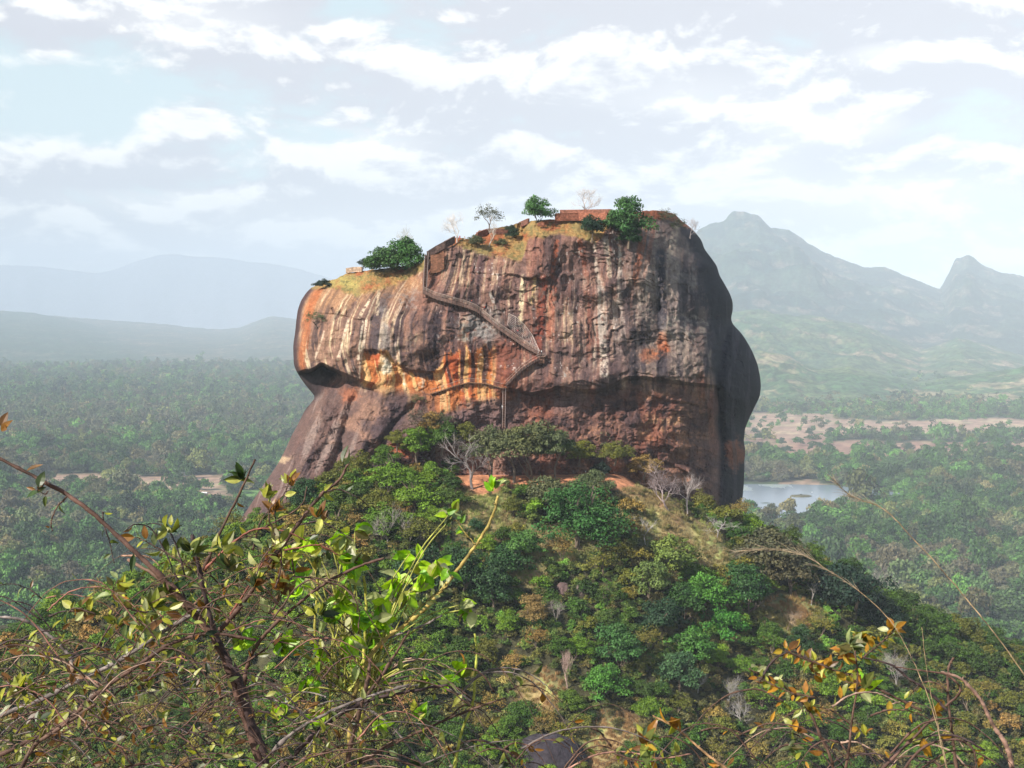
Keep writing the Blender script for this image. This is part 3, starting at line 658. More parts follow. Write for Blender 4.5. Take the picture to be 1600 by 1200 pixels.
# ------------------------------------------------------------------ tree prototypes
def leafquads(P, Nn, size, r):
    n = len(P); a = r.normal(0, 1, (n, 3)); Nn = Nn/np.linalg.norm(Nn, axis=1, keepdims=True)
    t = np.cross(Nn, a); t /= np.linalg.norm(t, axis=1, keepdims=True)+1e-9; bt = np.cross(Nn, t)
    s = (size*r.uniform(.6, 1.35, n))[:, None]
    V = np.stack([P-t*s, P-bt*s*.62, P+t*s, P+bt*s*.62], 1).reshape(-1, 3)
    return V, np.arange(4*n).reshape(-1, 4)
def crown_mesh(name, seed, ncl, per, shape, leaf, clr, airy=0., mat=None):
    """crown of leaf clumps spread through a unit-radius volume, base at z=0"""
    r = np.random.default_rng(seed); Vs = []; cs = []
    w_, h_ = shape
    for k in range(ncl):
        d = r.normal(0, 1, 3); d /= np.linalg.norm(d); d[2] = abs(d[2])*1.05-.28
        rr = r.uniform(.55, .95) if r.random() > .2 else r.uniform(.1, .5)
        lob = 1+.22*math.sin(3*math.atan2(d[1], d[0])+seed)+.12*math.sin(5*math.atan2(d[1], d[0])+2*seed)
        c = d*rr*np.array([w_*lob, w_*lob, h_]); c[2] += h_*.62
        cr = clr*r.uniform(.65, 1.35); m = int(per*(cr/clr)**2)
        q = r.normal(0, 1, (m, 3)); q /= np.linalg.norm(q, axis=1, keepdims=True); q[:, 2] = np.where(q[:, 2] < -.25, -q[:, 2], q[:, 2])
        rad = cr*(r.uniform(.55, 1.08, m)+.12*np.sin(q[:, 0]*9+k)*np.cos(q[:, 1]*8))
        if airy: rad = cr*r.uniform(.2, 1.15, m)
        P = c+q*rad[:, None]*np.array([1, 1, .75]); nn = q+r.normal(0, .55+airy, (m, 3))+np.array([0, 0, .25])
        V, _ = leafquads(P, nn, leaf, r); Vs.append(V)
        tone = r.uniform(.8, 1.22); v = tone*r.uniform(.72, 1.28, m); hue = r.uniform(-.07, .07)
        cc = np.stack([v*(1+hue), v, v*(1-hue)], -1); cs.append(np.repeat(cc, 4, 0))
    V = np.concatenate(Vs); cc = np.concatenate(cs)
    me = mesh_np(name, V, np.arange(len(V)).reshape(-1, 4), cc); me.materials.append(mat); return me
def limbs(mb, r, p, d, L, rad, depth, spread, col, up=.15, sides=4, tips=None):
    n = 4; pts = [p]
    for k in range(n):
        d = d+r.normal(0, .16, 3)+np.array([0, 0, up*.3]); d /= np.linalg.norm(d); p = p+d*L/n; pts.append(p)
    mb.tube(pts, np.linspace(rad, rad*.55, n+1), sides, col)
    if depth == 0:
        if tips is not None: tips.append(p)
        return
    for k in range(r.integers(2, 4)+(depth > 2)):
        q = r.normal(0, 1, 3); q /= np.linalg.norm(q); nd = d+q*spread; nd[2] += up; nd /= np.linalg.norm(nd)
        limbs(mb, r, pts[r.integers(2, n+1)], nd, L*r.uniform(.6, .85), rad*.55, depth-1, spread, col, up, 3, tips)
def trunk_mesh(name, seed, h, mat=M_bark):
    r = np.random.default_rng(seed); mb = MB()
    limbs(mb, r, np.array([0, 0, -.25]), np.array([r.normal(0, .12), r.normal(0, .12), 1.]), h, .055, 2, .7, (.16, .12, .09), .25, 5)
    me = mb.mesh(name); me.materials.append(mat); return me
SH = [((.88, .95), 'round'), ((.78, 1.2), 'tall'), ((1.0, .72), 'spreading'), ((.84, 1.0), 'lumpy'), ((.95, .82), 'broad'), ((.72, 1.3), 'upright')]
CR = [crown_mesh('crown', 10+k, 60, 84, SH[k][0], .040, .23, 0, M_tree) for k in range(6)]
CRA = [crown_mesh('crown', 40+k, 40, 34, SH[k][0], .036, .26, .5, M_tree) for k in range(2)]
CR.append(crown_mesh('crown', 91, 150, 60, (.86, .95), .024, .15, 0, M_tree)); SH.append(((.86, .95), 'dense'))
TR = [trunk_mesh('trunk', 70+k, .62) for k in range(4)]
def bare_mesh(name, seed, h=.5, depth=4, spread=.75, up=.2, col=(.42, .36, .33), rad=.035):
    r = np.random.default_rng(seed); mb = MB(); limbs(mb, r, np.array([0, 0, -.05]), np.array([r.normal(0, .15), r.normal(0, .15), 1.]), h, rad, depth, spread, col, up, 5)
    return mb
def zone(px, py):
    if py < 700 or (px < 700 and py < 770): return 'on the green shoulder above' if px < 760 else 'at the cliff foot'
    if py < 800: return 'by the dirt terrace' if px > 690 else 'below the rock skirt'
    if px < 560: return 'behind the foreground twigs'
    if px > 1180: return 'on the right flank'
    if py < 900: return 'under the dirt terrace'
    if py < 1040: return 'on the middle slope'
    return 'low on the slope'
def colname(c):
    r_, g_, b_ = c
    if r_ > g_*1.03: return 'russet brown' if r_ > .12 else 'dull brown'
    if r_ > g_*.82: return 'olive'
    if g_ > .135: return 'bright green'
    if g_ > .085: return 'mid green'
    return 'dark green'
SMALL = 0
def put_tree(x, y, z, rad, col, kind=None, airy=False, label=None, group=None, name='broadleaf_tree', sz=1., trunk=True, lift=0.35):
    k = random.randrange(6) if kind is None else kind
    px, py = proj(x, y, z+rad*.8)
    if label is None:
        label = f"{colname(col)} {SH[k % 6][1]} tree {zone(px, py)}, {px/16:.1f}% across, {py/12:.1f}% down"
        group = 'trees covering the hill'
    cat = 'tree'
    if name in ('shrub', 'bush'): cat = 'shrub'
    t = thing(name, label, cat, (x, y, z), random.uniform(0, 6.28), group)
    lf = rad*lift
    c = link('crown', (CRA[k % 2] if airy else CR[k]), None, t); c.location = (0, 0, lf-rad*.1); c.scale = (rad, rad, rad*sz); c.color = (*col, 1)
    if trunk:
        q = link('trunk', TR[random.randrange(4)], None, t); s = rad*1.15; q.scale = (s, s, max(s*.9, lf*2.)); q.location = (0, 0, 0)
    return t
GREEN = [(1.3*t_[0], 1.18*t_[1], .5*t_[2]) for t_ in [(.030, .070, .020), (.038, .088, .022), (.055, .115, .026), (.075, .155, .026), (.10, .19, .03), (.10, .115, .038), (.13, .13, .05), (.17, .135, .075), (.085, .10, .035), (.045, .085, .03), (.20, .14, .09), (.028, .06, .022)]]
PRB = np.array([9, 10, 10, 9, 6, 13, 12, 9, 13, 9, 5, 7.]); PRB /= PRB.sum()

# hand-placed hill trees: px, py of base, crown radius px, colour, options
def tree_px(px, py, rpx, col, **k):
    rpx *= 1.12
    x, y, z = hp(px, py); return put_tree(x, y, z-.3, rpx*y/F, col, **k)
OL = (.085, .095, .04)
tree_px(905, 858, 82, (.034, .105, .020), kind=6, label='largest dark green tree, standing alone in dry grass under the dirt terrace', sz=1.0, lift=-.1)
tree_px(862, 800, 42, (.10, .11, .045), kind=4, label='olive bushy tree just left above the largest dark green tree', lift=.1)
tree_px(925, 775, 34, (.09, .115, .045), kind=2, label='olive green tree touching the top of the largest dark tree', lift=.1)
for q, (a, b_, r_) in enumerate([(765, 752, 42), (802, 756, 47), (838, 752, 46), (868, 748, 36)]):
    tree_px(a, b_, r_, [(.095, .11, .045), (.10, .11, .04), (.085, .10, .04), (.07, .105, .038)][q], kind=[0, 4, 0, 3][q], airy=False, lift=.62,
            label=['leftmost', 'second from left', 'third from left', 'rightmost'][q]+' of four olive shade trees in the row on the dirt terrace', group='shade trees on the dirt terrace')
tree_px(945, 735, 38, (.085, .09, .045), kind=2, airy=True, lift=.7, label='thin olive tree rising behind the dark bush on the terrace')
tree_px(985, 738, 40, (.075, .09, .045), kind=4, airy=True, lift=.5, label='brownish thin tree against the dark cave at the cliff foot')
tree_px(940, 744, 17, (.015, .028, .02), kind=0, name='bush', label='small black green bush at the right end of the dirt terrace', lift=0, trunk=False)
tree_px(640, 690, 30, (.12, .15, .065), kind=2, airy=True, label='pale airy shrub climbing the orange patch below the orange wall', name='shrub', lift=.1)
for q in [(690, 705, 32, 1), (655, 735, 42, 2), (612, 765, 46, 3), (566, 758, 38, 2), (700, 742, 30, 9), (590, 800, 42, 5), (648, 800, 44, 4), (545, 800, 40, 9), (700, 790, 30, 9), (520, 840, 40, 5), (600, 850, 44, 3), (660, 850, 40, 8), (560, 720, 24, 1), (625, 715, 30, 2)]:
    tree_px(q[0], q[1], q[2], GREEN[q[3]], sz=.75, lift=.05)
tree_px(478, 800, 31, (.030, .075, .025), kind=1, label='dark green bush alone on the bare rock skirt at left', name='bush', lift=0)
tree_px(745, 830, 16, (.035, .085, .03), kind=0, name='bush', label='small dark bush in the yellow grass patch under the terrace', lift=0, trunk=False)
tree_px(1205, 905, 58, (.085, .085, .04), kind=4, label='olive brown tree at the lower right end of the rock', lift=.1)
tree_px(1235, 930, 45, (.09, .08, .04), kind=1, label='brownish tree right of the olive brown one below the lake', lift=.1)
tree_px(1150, 850, 20, (.05, .12, .02), kind=1, name='shrub', label='small bright green shrub at the rock foot beside white branches', lift=0)
tree_px(1330, 968, 62, (.015, .035, .02), kind=4, label='almost black green tree on the right crest below the lake', lift=.15)
tree_px(1375, 990, 40, (.02, .042, .022), kind=0, label='almost black smaller tree just right of the black crest tree', lift=.1)
for q in [(1050, 905, 46, (.14, .19, .035)), (1015, 935, 38, (.12, .17, .04)), (1105, 960, 44, (.07, .19, .022)), (1065, 975, 36, (.04, .10, .02)), (1130, 1000, 42, (.05, .17, .02)), (1080, 1040, 42, (.055, .15, .02)), (1165, 960, 44, (.03, .085, .02)), (1030, 1000, 42, (.02, .05, .02)),
          (965, 1050, 42, (.05, .13, .03)), (945, 1100, 38, (.065, .18, .022)), (815, 880, 34, (.07, .16, .03)), (795, 905, 40, (.03, .08, .02)), (660, 930, 48, (.025, .06, .02)), (720, 940, 46, (.03, .07, .02)), (770, 960, 44, (.03, .07, .022)), (1250, 1025, 26, (.03, .07, .02)), (835, 985, 30, (.22, .15, .05)), (1060, 1080, 40, (.05, .11, .04))]:
    tree_px(*q, lift=.1)

# bare trees
def bare_px(px, py, hpx, seed, label, col=(.42, .36, .33), rock_at=None, depth=4, spread=.8, up=.2, wide=1., rad=.027, group=None):
    depth = min(depth+1, 6); col = tuple(.72*q for q in col) if rock_at is None else col
    if rock_at is None: x, y, z = hp(px, py)
    else: x, y, z = rock_at
    s = hpx*y/F*.74
    t = thing('bare_tree', label, 'tree', (x, y, z-.2), 0, group)
    mb = bare_mesh('trunk', seed, .55, depth, spread, up, col, rad); o = mb.build('branches', M_bark, t); o.scale = (s*wide, s*wide, s)
    return t
bare_px(738, 765, 92, 5, 'grey bare tree with forked limbs left of the terrace wall', (.40, .34, .33), spread=.9, wide=1.1, rad=.034)
bare_px(1048, 800, 72, 8, 'wide pinkish grey bare tree before the dark cliff foot', (.46, .36, .36), depth=5, spread=1.0, wide=1.25)
bare_px(1074, 804, 70, 12, 'white limbed bare tree right of the wide pinkish one', (.55, .47, .45), depth=4, spread=.8)
bare_px(1120, 842, 50, 17, 'whitish sprawling bare branches at the right foot of the rock', (.60, .54, .52), spread=1.2, up=.0, wide=1.3)
bare_px(1008, 852, 50, 19, 'slim white bare tree with one long side limb in dry grass', (.62, .56, .52), depth=3)
bare_px(886, 1075, 62, 23, 'fan shaped pinkish bare tree low on the front slope', (.60, .42, .36), depth=5, spread=.55, up=.5)
bare_px(607, 862, 66, 29, 'pale bare tree above the green leafy sprays', (.48, .42, .38), depth=4)
bare_px(640, 858, 56, 31, 'thin pale bare tree right of the other above the green sprays', (.46, .40, .36), depth=4)
bare_px(1268, 945, 46, 37, 'forked white bare tree by the black crest tree', (.58, .52, .48), depth=3)
bare_px(1140, 1115, 58, 41, 'grey bare tree low on the slope near the right hand twigs', (.46, .42, .40), depth=5, spread=.9)
bare_px(1400, 1080, 60, 43, 'whitish tangled bare tree behind the right hand branch', (.5, .44, .42), depth=5, spread=1.)
bare_px(1165, 1140, 60, 47, 'grey dead tree at the lower right of the front slope', (.48, .44, .42), depth=5, spread=.9)
bare_px(1230, 985, 40, 53, 'straw coloured bare bush on the brown earth patch', (.55, .40, .28), depth=5, spread=.9)
bare_px(1090, 1085, 36, 59, 'small white bare trunk on the lower middle slope', (.6, .55, .5), depth=3)
bare_px(1375, 940, 56, 61, 'pale bare tree on the right crest before the plain', (.5, .44, .42), depth=5)
bare_px(870, 985, 44, 67, 'grey brown bare tree near the rust coloured crown', (.42, .36, .33), depth=5)

# scattered hill trees, biggest first
HT = [(o.location.x, o.location.y) for o in COL.objects if o.parent is None and o.get('category') in ('tree',) and o.location.z < -60]
cand = []
r = np.random.default_rng(99)
cx = r.uniform(-280, 290, 26000); cy = r.uniform(395, 610, 26000)
cz = hill(cx, cy); cpx, cpy = proj(cx, cy, cz)
gmv = grass_mask(cpx, cpy); dmv = dirt_mask(cpx, cpy)
nt_ = fbm(cx/30, cy/30, seed=700)
ok = (cpx > -60) & (cpx < 1660) & (cpy < 1290) & (cpy > 700) & (gmv < .25) & (dmv < .2) & (cz > ZP+1)
ok &= ~((cy > 560) & (cpx > 690) & (cpx < 1160) & (cpy < 800))      # terrace and cliff foot stay open
placed = np.array(HT) if HT else np.zeros((0, 2)); rads = [9.]*len(placed); pl = [tuple(p) for p in placed]; ntree = len(HT)
trees = []
for idx in np.where(ok)[0]:
    rad_ = 4.4+2.0*abs(r.normal())+ (1.2 if nt_[idx] > .1 else 0); rad_ = min(rad_, 9.5)
    q = np.array(pl); 
    if len(q) and (np.hypot(q[:, 0]-cx[idx], q[:, 1]-cy[idx]) < (np.array(rads)*.62+rad_*.50)).any(): continue
    pl.append((cx[idx], cy[idx])); rads.append(rad_); trees.append((idx, rad_))
vis = []
for idx, rad_ in trees: vis.append((-(rad_/cy[idx]), idx, rad_))
vis.sort()
nmax = 296-sum(1 for o in COL.objects if o.name.startswith('broadleaf_tree'))
extra_forest = []
for k, (_, idx, rad_) in enumerate(vis):
    tn = fbm(cx[idx]/22, cy[idx]/22, seed=710); ci = GREEN[r.choice(len(GREEN), p=PRB)]
    if tn > .12: ci = GREEN[[3, 2, 4, 1][r.integers(4)]]
    elif tn < -.18: ci = GREEN[[5, 6, 7, 8, 10][r.integers(5)]]
    if cpx[idx] > 1290 and cpy[idx] < 1080: ci = GREEN[[0, 1, 11, 8][r.integers(4)]]
    ci = tuple(np.array(ci)*r.uniform(.85, 1.2)*np.array([r.uniform(.92, 1.1), 1, r.uniform(.9, 1.1)]))
    if k < nmax: put_tree(float(cx[idx]), float(cy[idx]), float(cz[idx])-.5, rad_, ci, airy=r.random() < .26 or ci[0] > ci[1], sz=r.uniform(.75, 1.05), lift=r.uniform(.05, .3))
    else: extra_forest.append((cx[idx], cy[idx], cz[idx]-.5, rad_, ci))
print('hill trees', len(vis), 'individual', min(nmax, len(vis)))

# ------------------------------------------------------------------ instanced vegetation nobody could count
def proto_coll(name, meshes):
    c = bpy.data.collections.new(name)
    for k, me in enumerate(meshes):
        o = bpy.data.objects.new(f'{name}_{k}', me); c.objects.link(o)
    return c
def scatter(name, label, cat, P, scl, rot, pick, tint, coll, mat=None):
    me = bpy.data.meshes.new(name); me.from_pydata(np.asarray(P, float).tolist(), [], [])
    def at_(nm, tp, data, key):
        a = me.attributes.new(nm, tp, 'POINT'); a.data.foreach_set(key, np.asarray(data, np.float32 if tp != 'INT' else np.int32).ravel())
    s3 = np.asarray(scl, float); s3 = np.repeat(s3[:, None], 3, 1) if s3.ndim == 1 else s3
    at_('scl', 'FLOAT_VECTOR', s3, 'vector'); at_('rot', 'FLOAT_VECTOR', np.stack([0*rot, 0*rot, rot], -1), 'vector')
    at_('pick', 'INT', pick, 'value'); t4 = np.ones((len(P), 4)); t4[:, :3] = tint; at_('tint', 'FLOAT_COLOR', t4, 'color')
    ng = bpy.data.node_groups.new(name+'_nodes', 'GeometryNodeTree')
    ng.interface.new_socket('Geometry', in_out='INPUT', socket_type='NodeSocketGeometry'); ng.interface.new_socket('Geometry', in_out='OUTPUT', socket_type='NodeSocketGeometry')
    gi = ng.nodes.new('NodeGroupInput'); go = ng.nodes.new('NodeGroupOutput'); io = ng.nodes.new('GeometryNodeInstanceOnPoints'); ci = ng.nodes.new('GeometryNodeCollectionInfo')
    ci.inputs['Collection'].default_value = coll; ci.inputs['Separate Children'].default_value = True; ci.inputs['Reset Children'].default_value = True
    def na(nm, tp):
        a = ng.nodes.new('GeometryNodeInputNamedAttribute'); a.data_type = tp; a.inputs['Name'].default_value = nm; return a.outputs[0]
    L = ng.links.new; L(gi.outputs[0], io.inputs['Points']); L(ci.outputs[0], io.inputs['Instance']); io.inputs['Pick Instance'].default_value = True
    L(na('pick', 'INT'), io.inputs['Instance Index']); L(na('scl', 'FLOAT_VECTOR'), io.inputs['Scale'])
    e2r = ng.nodes.new('FunctionNodeEulerToRotation'); L(na('rot', 'FLOAT_VECTOR'), e2r.inputs[0]); L(e2r.outputs[0], io.inputs['Rotation'])
    L(io.outputs[0], go.inputs[0])
    o = link(name, me); md = o.modifiers.new('scatter', 'NODES'); md.node_group = ng
    if mat: me.materials.append(mat)
    tag(o, label, cat, kind='stuff'); return o
FC = [crown_mesh('forest_crown', 200+k, 30, 40, SH[k][0], .07, .27, 0, M_treei) for k in range(5)]
FL = [crown_mesh('far_crown', 230+k, 16, 16, SH[k][0], .13, .33, 0, M_treei) for k in range(4)]
cF = proto_coll('forest_kinds', FC+FL); nF = len(FC)
rf = np.random.default_rng(5)
PT = []; SC = []; RT = []; PK = []; TT = []
def forest_color(x, y, n, rr):
    base = np.array([(.032, .075, .024), (.045, .10, .03), (.06, .13, .035), (.035, .065, .03), (.09, .10, .045), (.13, .11, .07), (.05, .085, .035)])
    pr = np.array([.22, .24, .16, .14, .12, .05, .07]); k = rr.choice(len(base), n, p=pr); c = base[k]*rr.uniform(.35, 1.7, (n, 1))*np.array([1.35, 1.4, .9])
    z_ = fbm(x/200, y/200, seed=720); c = c*(1+.45*z_)[:, None]; dry = ss(fbm(x/400, y/300, seed=721), .02, .4)*.65
    c = c+(np.array([.17, .135, .085])-c)*(dry*(rr.random(n) < .6))[:, None]
    return c
def ring_forest(n, r0, r1, size, far):
    u = rf.random(n); r0, r1, size = r0*G, r1*G, size*G; rr = np.sqrt(r0*r0+u*(r1*r1-r0*r0)); a = rf.uniform(-.43, .43, n)
    x = rr*np.sin(a); y = rr*np.cos(a); px, py = proj(x, y, ZP+0*x)
    fm = field_mask(px, py); gf = green_field(px, py); lk = in_poly(px, py, LAKE) | in_poly(px, py+3, LAKE) | ((px > 1235) & (in_poly(px, py-7, LAKE) | in_poly(px, py-14, LAKE)))
    hz = hill_raw(x, y) > ZP+2
    den = .93*(1-ss(fbm(x/110/G, y/90/G, seed=722), .28, .5)*.6)
    # hedgerow line between the fields
    den = np.where(fm > .5, .045, den); keep = (rf.random(n) < den) & ~lk & ~hz & (gf < .5)
    x, y = x[keep], y[keep]; m = keep.sum(); s = size*(.6+.45*np.abs(rf.normal(0, 1, m)))
    PT.append(np.stack([x, y, np.full(m, ZP-.15*size)], -1)); SC.append(np.stack([s, s, s*rf.uniform(.7, 1.6, m)], -1)); RT.append(rf.uniform(0, 6.28, m))
    PK.append(rf.integers(nF, nF+4, m) if far else rf.integers(0, nF, m)); fcx = forest_color(x, y, m, rf); pyk = py[keep]; bnd = (ss(pyk+8*fbm(px[keep]/60, pyk/20, seed=740), 622, 640)*(1-ss(pyk, 672, 690))*(1-ss(px[keep], 480, 700)))[:, None]; TT.append(fcx+(np.array([.15, .14, .085])-fcx)*bnd*.5*(rf.random((m, 1)) < .75))
ring_forest(6500, 520, 1150, 9.2, False)
ring_forest(16000, 1150, 2100, 9.6, False)
ring_forest(26000, 2100, 3500, 8.5, True)
ring_forest(26000, 3500, 5800, 11., True)
P_, S_, R_, K_, T_ = map(np.concatenate, (PT, SC, RT, PK, TT))
scatter('forest', 'dense green forest of small round trees covering the plain around the rock', 'forest', P_, S_, R_, K_, T_, cF)
print('forest', len(P_))
# undergrowth on the hill
cU = proto_coll('undergrowth_kinds', [crown_mesh('bush_mesh', 260+k, 16, 34, SH[k][0], .09, .33, .1, M_treei) for k in range(4)])
n = 24000; x = rf.uniform(-300, 300, n); y = rf.uniform(395, 612, n); z = hill(x, y); px, py = proj(x, y, z); g = grass_mask(px, py); d = dirt_mask(px, py)
keep = (rf.random(n) < np.where(g > .3, .16, .85)) & (d < .35) & (z > ZP+1) & ~((y > 566) & (px > 700) & (px < 985))
x, y, z = x[keep], y[keep], z[keep]; g = g[keep]; m = len(x); s = rf.uniform(1.0, 2.9, m)*np.where(g > .3, .7, 1.15)
tt = forest_color(x*3, y*3, m, rf); tt = np.where((rf.random(m) < .4)[:, None], tt*.5+np.array([.13, .12, .055])*.55, tt)
tt = np.where((g > .3)[:, None], np.array([.15, .14, .05])*rf.uniform(.5, 1.3, (m, 1)), tt*np.array([1.15, 1.05, .75]))
scatter('undergrowth', 'low tangled green and brown scrub filling the hillside between the trees', 'undergrowth', np.stack([x, y, z-.4], -1), s, rf.uniform(0, 6.28, m), rf.integers(0, 4, m), tt, cU)
# grass
def tuft(seed):
    r = np.random.default_rng(seed); V = []; 
    for k in range(34):
        a = r.uniform(0, 6.28); b0 = r.normal(0, .28, 2); h = r.uniform(.5, 1.1); l = r.uniform(.1, .5); dx, dy = math.cos(a), math.sin(a); w_ = .035
        p = np.array([b0[0], b0[1], 0]); q = p+np.array([dx*l*.3, dy*l*.3, h*.6]); t = p+np.array([dx*l, dy*l, h]); sd = np.array([-dy, dx, 0])*w_
        V += [p-sd, p+sd, q+sd*.8, q-sd*.8, q-sd*.8, q+sd*.8, t+sd*.1, t-sd*.1]
    V = np.array(V); me = mesh_np('tuft', V, np.arange(len(V)).reshape(-1, 4), np.repeat(r.uniform(.7, 1.3, (len(V)//8, 1)), 8, 0)*np.ones((1, 3))); me.materials.append(M_treei); return me
cG = proto_coll('grass_kinds', [tuft(300+k) for k in range(3)])
n = 60000; x = rf.uniform(-140, 190, n); y = rf.uniform(395, 590, n); z = hill(x, y); px, py = proj(x, y, z); g = grass_mask(px, py); d = dirt_mask(px, py)
keep = (g > .2) & (rf.random(n) < g*1.2) & (d < .4)
x, y, z, px, py = x[keep], y[keep], z[keep], px[keep], py[keep]; m = len(x)
yl = ss(fbm(x/12, y/12, seed=730), -.1, .25)[:, None]; tt = (np.array([.34, .26, .12])*(1-yl)+np.array([.28, .30, .09])*yl)*rf.uniform(.7, 1.25, (m, 1)); tt = np.where(((px > 1150) | (py > 1000))[:, None], tt*np.array([1.1, .85, .8]), tt)
scatter('dry_grass', 'dry yellow grass growing in open patches of the hillside', 'grass', np.stack([x, y, z-.1], -1), rf.uniform(.7, 1.7, m), rf.uniform(0, 6.28, m), rf.integers(0, 3, m), tt, cG)
# trees left over beyond 300, and the fields' lone trees
if extra_forest:
    E = extra_forest; m = len(E); P_ = np.array([e[:3] for e in E]); 
    scatter('hill_forest', 'smaller trees filling the wooded hillside', 'forest', P_, np.array([e[3] for e in E]), rf.uniform(0, 6.28, m), rf.integers(0, nF, m), np.array([e[4] for e in E]), cF)

# ------------------------------------------------------------------ vegetation on the rock
def rock_tree(px, py, rpx, col, label, off=-1.5, name='shrub', **k):
    p = rp(px, py, off); rad_ = rpx*1.2*p[1]/F; return put_tree(p[0], p[1], p[2], rad_, col, name=name, label=label, **k)
GT = (.045, .115, .03)
rock_tree(603, 430, 33, (.055, .12, .03), 'left part of the green thicket beside the rock stair, rounded', lift=0, trunk=False, kind=4)
rock_tree(636, 432, 33, (.05, .13, .028), 'right bright green shrub of the thicket against the vertical stair', lift=0, trunk=False, kind=1)
rock_tree(622, 416, 24, (.07, .12, .04), 'middle shrub on top of the green thicket beside the stair', lift=0, trunk=False, kind=0)
rock_tree(585, 424, 15, (.05, .10, .03), 'low green shrub at the left end of the thicket', lift=0, trunk=False, kind=0)
rock_tree(568, 418, 9, (.03, .055, .035), 'tiny dark bush between the stone wall and the green thicket', lift=.1, kind=0)
rock_tree(506, 450, 12, (.03, .05, .035), 'dark bush at the far left rim of the rock', lift=0, trunk=False, kind=2)
rock_tree(495, 508, 16, (.09, .12, .05), 'pale green shrub growing from the left cliff face', off=1.2, lift=0, kind=2, airy=True)
rock_tree(800, 376, 13, (.025, .05, .025), 'dark shrub below the round green summit tree', lift=0, kind=1, trunk=False)
rock_tree(745, 386, 14, (.09, .10, .045), 'olive shrub on the grassy ledge under the airy summit tree', lift=0, kind=4, trunk=False)
rock_tree(783, 384, 10, (.10, .11, .05), 'small olive shrub left of the dark one on the grassy ledge', lift=0, kind=2, trunk=False)
rock_tree(840, 350, 25, (.06, .15, .035), 'round green tree alone on the flat summit skyline', name='broadleaf_tree', kind=0, lift=.05, sz=1.1)
rock_tree(925, 372, 22, (.015, .042, .018), 'very dark round tree left of the big summit tree', name='broadleaf_tree', kind=0, lift=.1, off=2)
rock_tree(982, 378, 36, (.04, .11, .025), 'big green tree hanging over the summit edge', name='broadleaf_tree', kind=3, lift=.05, off=4, sz=1.2)
rock_tree(985, 388, 22, (.025, .075, .02), 'lower drooping clump under the big summit tree', kind=1, lift=0, off=3, trunk=False)
rock_tree(962, 362, 20, (.05, .12, .03), 'green shrub at the left side of the big summit tree', kind=0, lift=0, off=3, trunk=False)
rock_tree(1043, 350, 16, (.085, .085, .045), 'brownish shrub on the right summit corner', kind=0, lift=0, trunk=False, airy=True)
rock_tree(1058, 362, 14, (.06, .07, .035), 'dull shrub just below the right summit corner', kind=2, lift=0, trunk=False, airy=True)
rock_tree(765, 362, 21, (.09, .10, .06), 'airy grey green tree on the summit left of the round tree', name='broadleaf_tree', kind=0, airy=True, lift=.45)
rock_tree(660, 672, 24, (.10, .08, .055), 'brown scrub at the base of the orange wall', kind=2, lift=0, airy=True, trunk=False, off=2)
rock_tree(692, 668, 18, (.07, .09, .04), 'dull green scrub at the base of the purple wall', kind=0, lift=0, airy=True, trunk=False, off=2)
rock_tree(652, 632, 12, (.12, .12, .05), 'small olive plant on the ledge of the orange wall', kind=0, lift=0, airy=True, trunk=False, off=1)
def rbare(px, py, hpx, seed, label, col, **k):
    hpx *= 1.25; k['rad'] = .026
    p = rp(px, py, -1); bare_px(0, 0, hpx, seed, label, col, rock_at=(p[0], p[1], p[2]), **k)
rbare(714, 378, 38, 101, 'white leafless tree on the summit edge beside the visitors', (.66, .6, .56), depth=5, spread=1.0, wide=1.2, rad=.03)
rbare(915, 338, 38, 103, 'pale leafless tree behind the red brick ruin', (.55, .48, .45), depth=5, spread=1.0, wide=1.4, rad=.03)
rbare(1078, 372, 26, 107, 'thin grey leafless tree on the right summit corner', (.4, .34, .33), depth=5, spread=1.0, rad=.03)
rbare(635, 408, 38, 109, 'straw coloured leafless bush above the green thicket', (.4, .36, .26), depth=5, spread=.9, rad=.03)
rbare(764, 384, 40, 113, 'slender pale trunk standing in the ledge grass', (.5, .44, .38), depth=3, spread=.7, rad=.03)

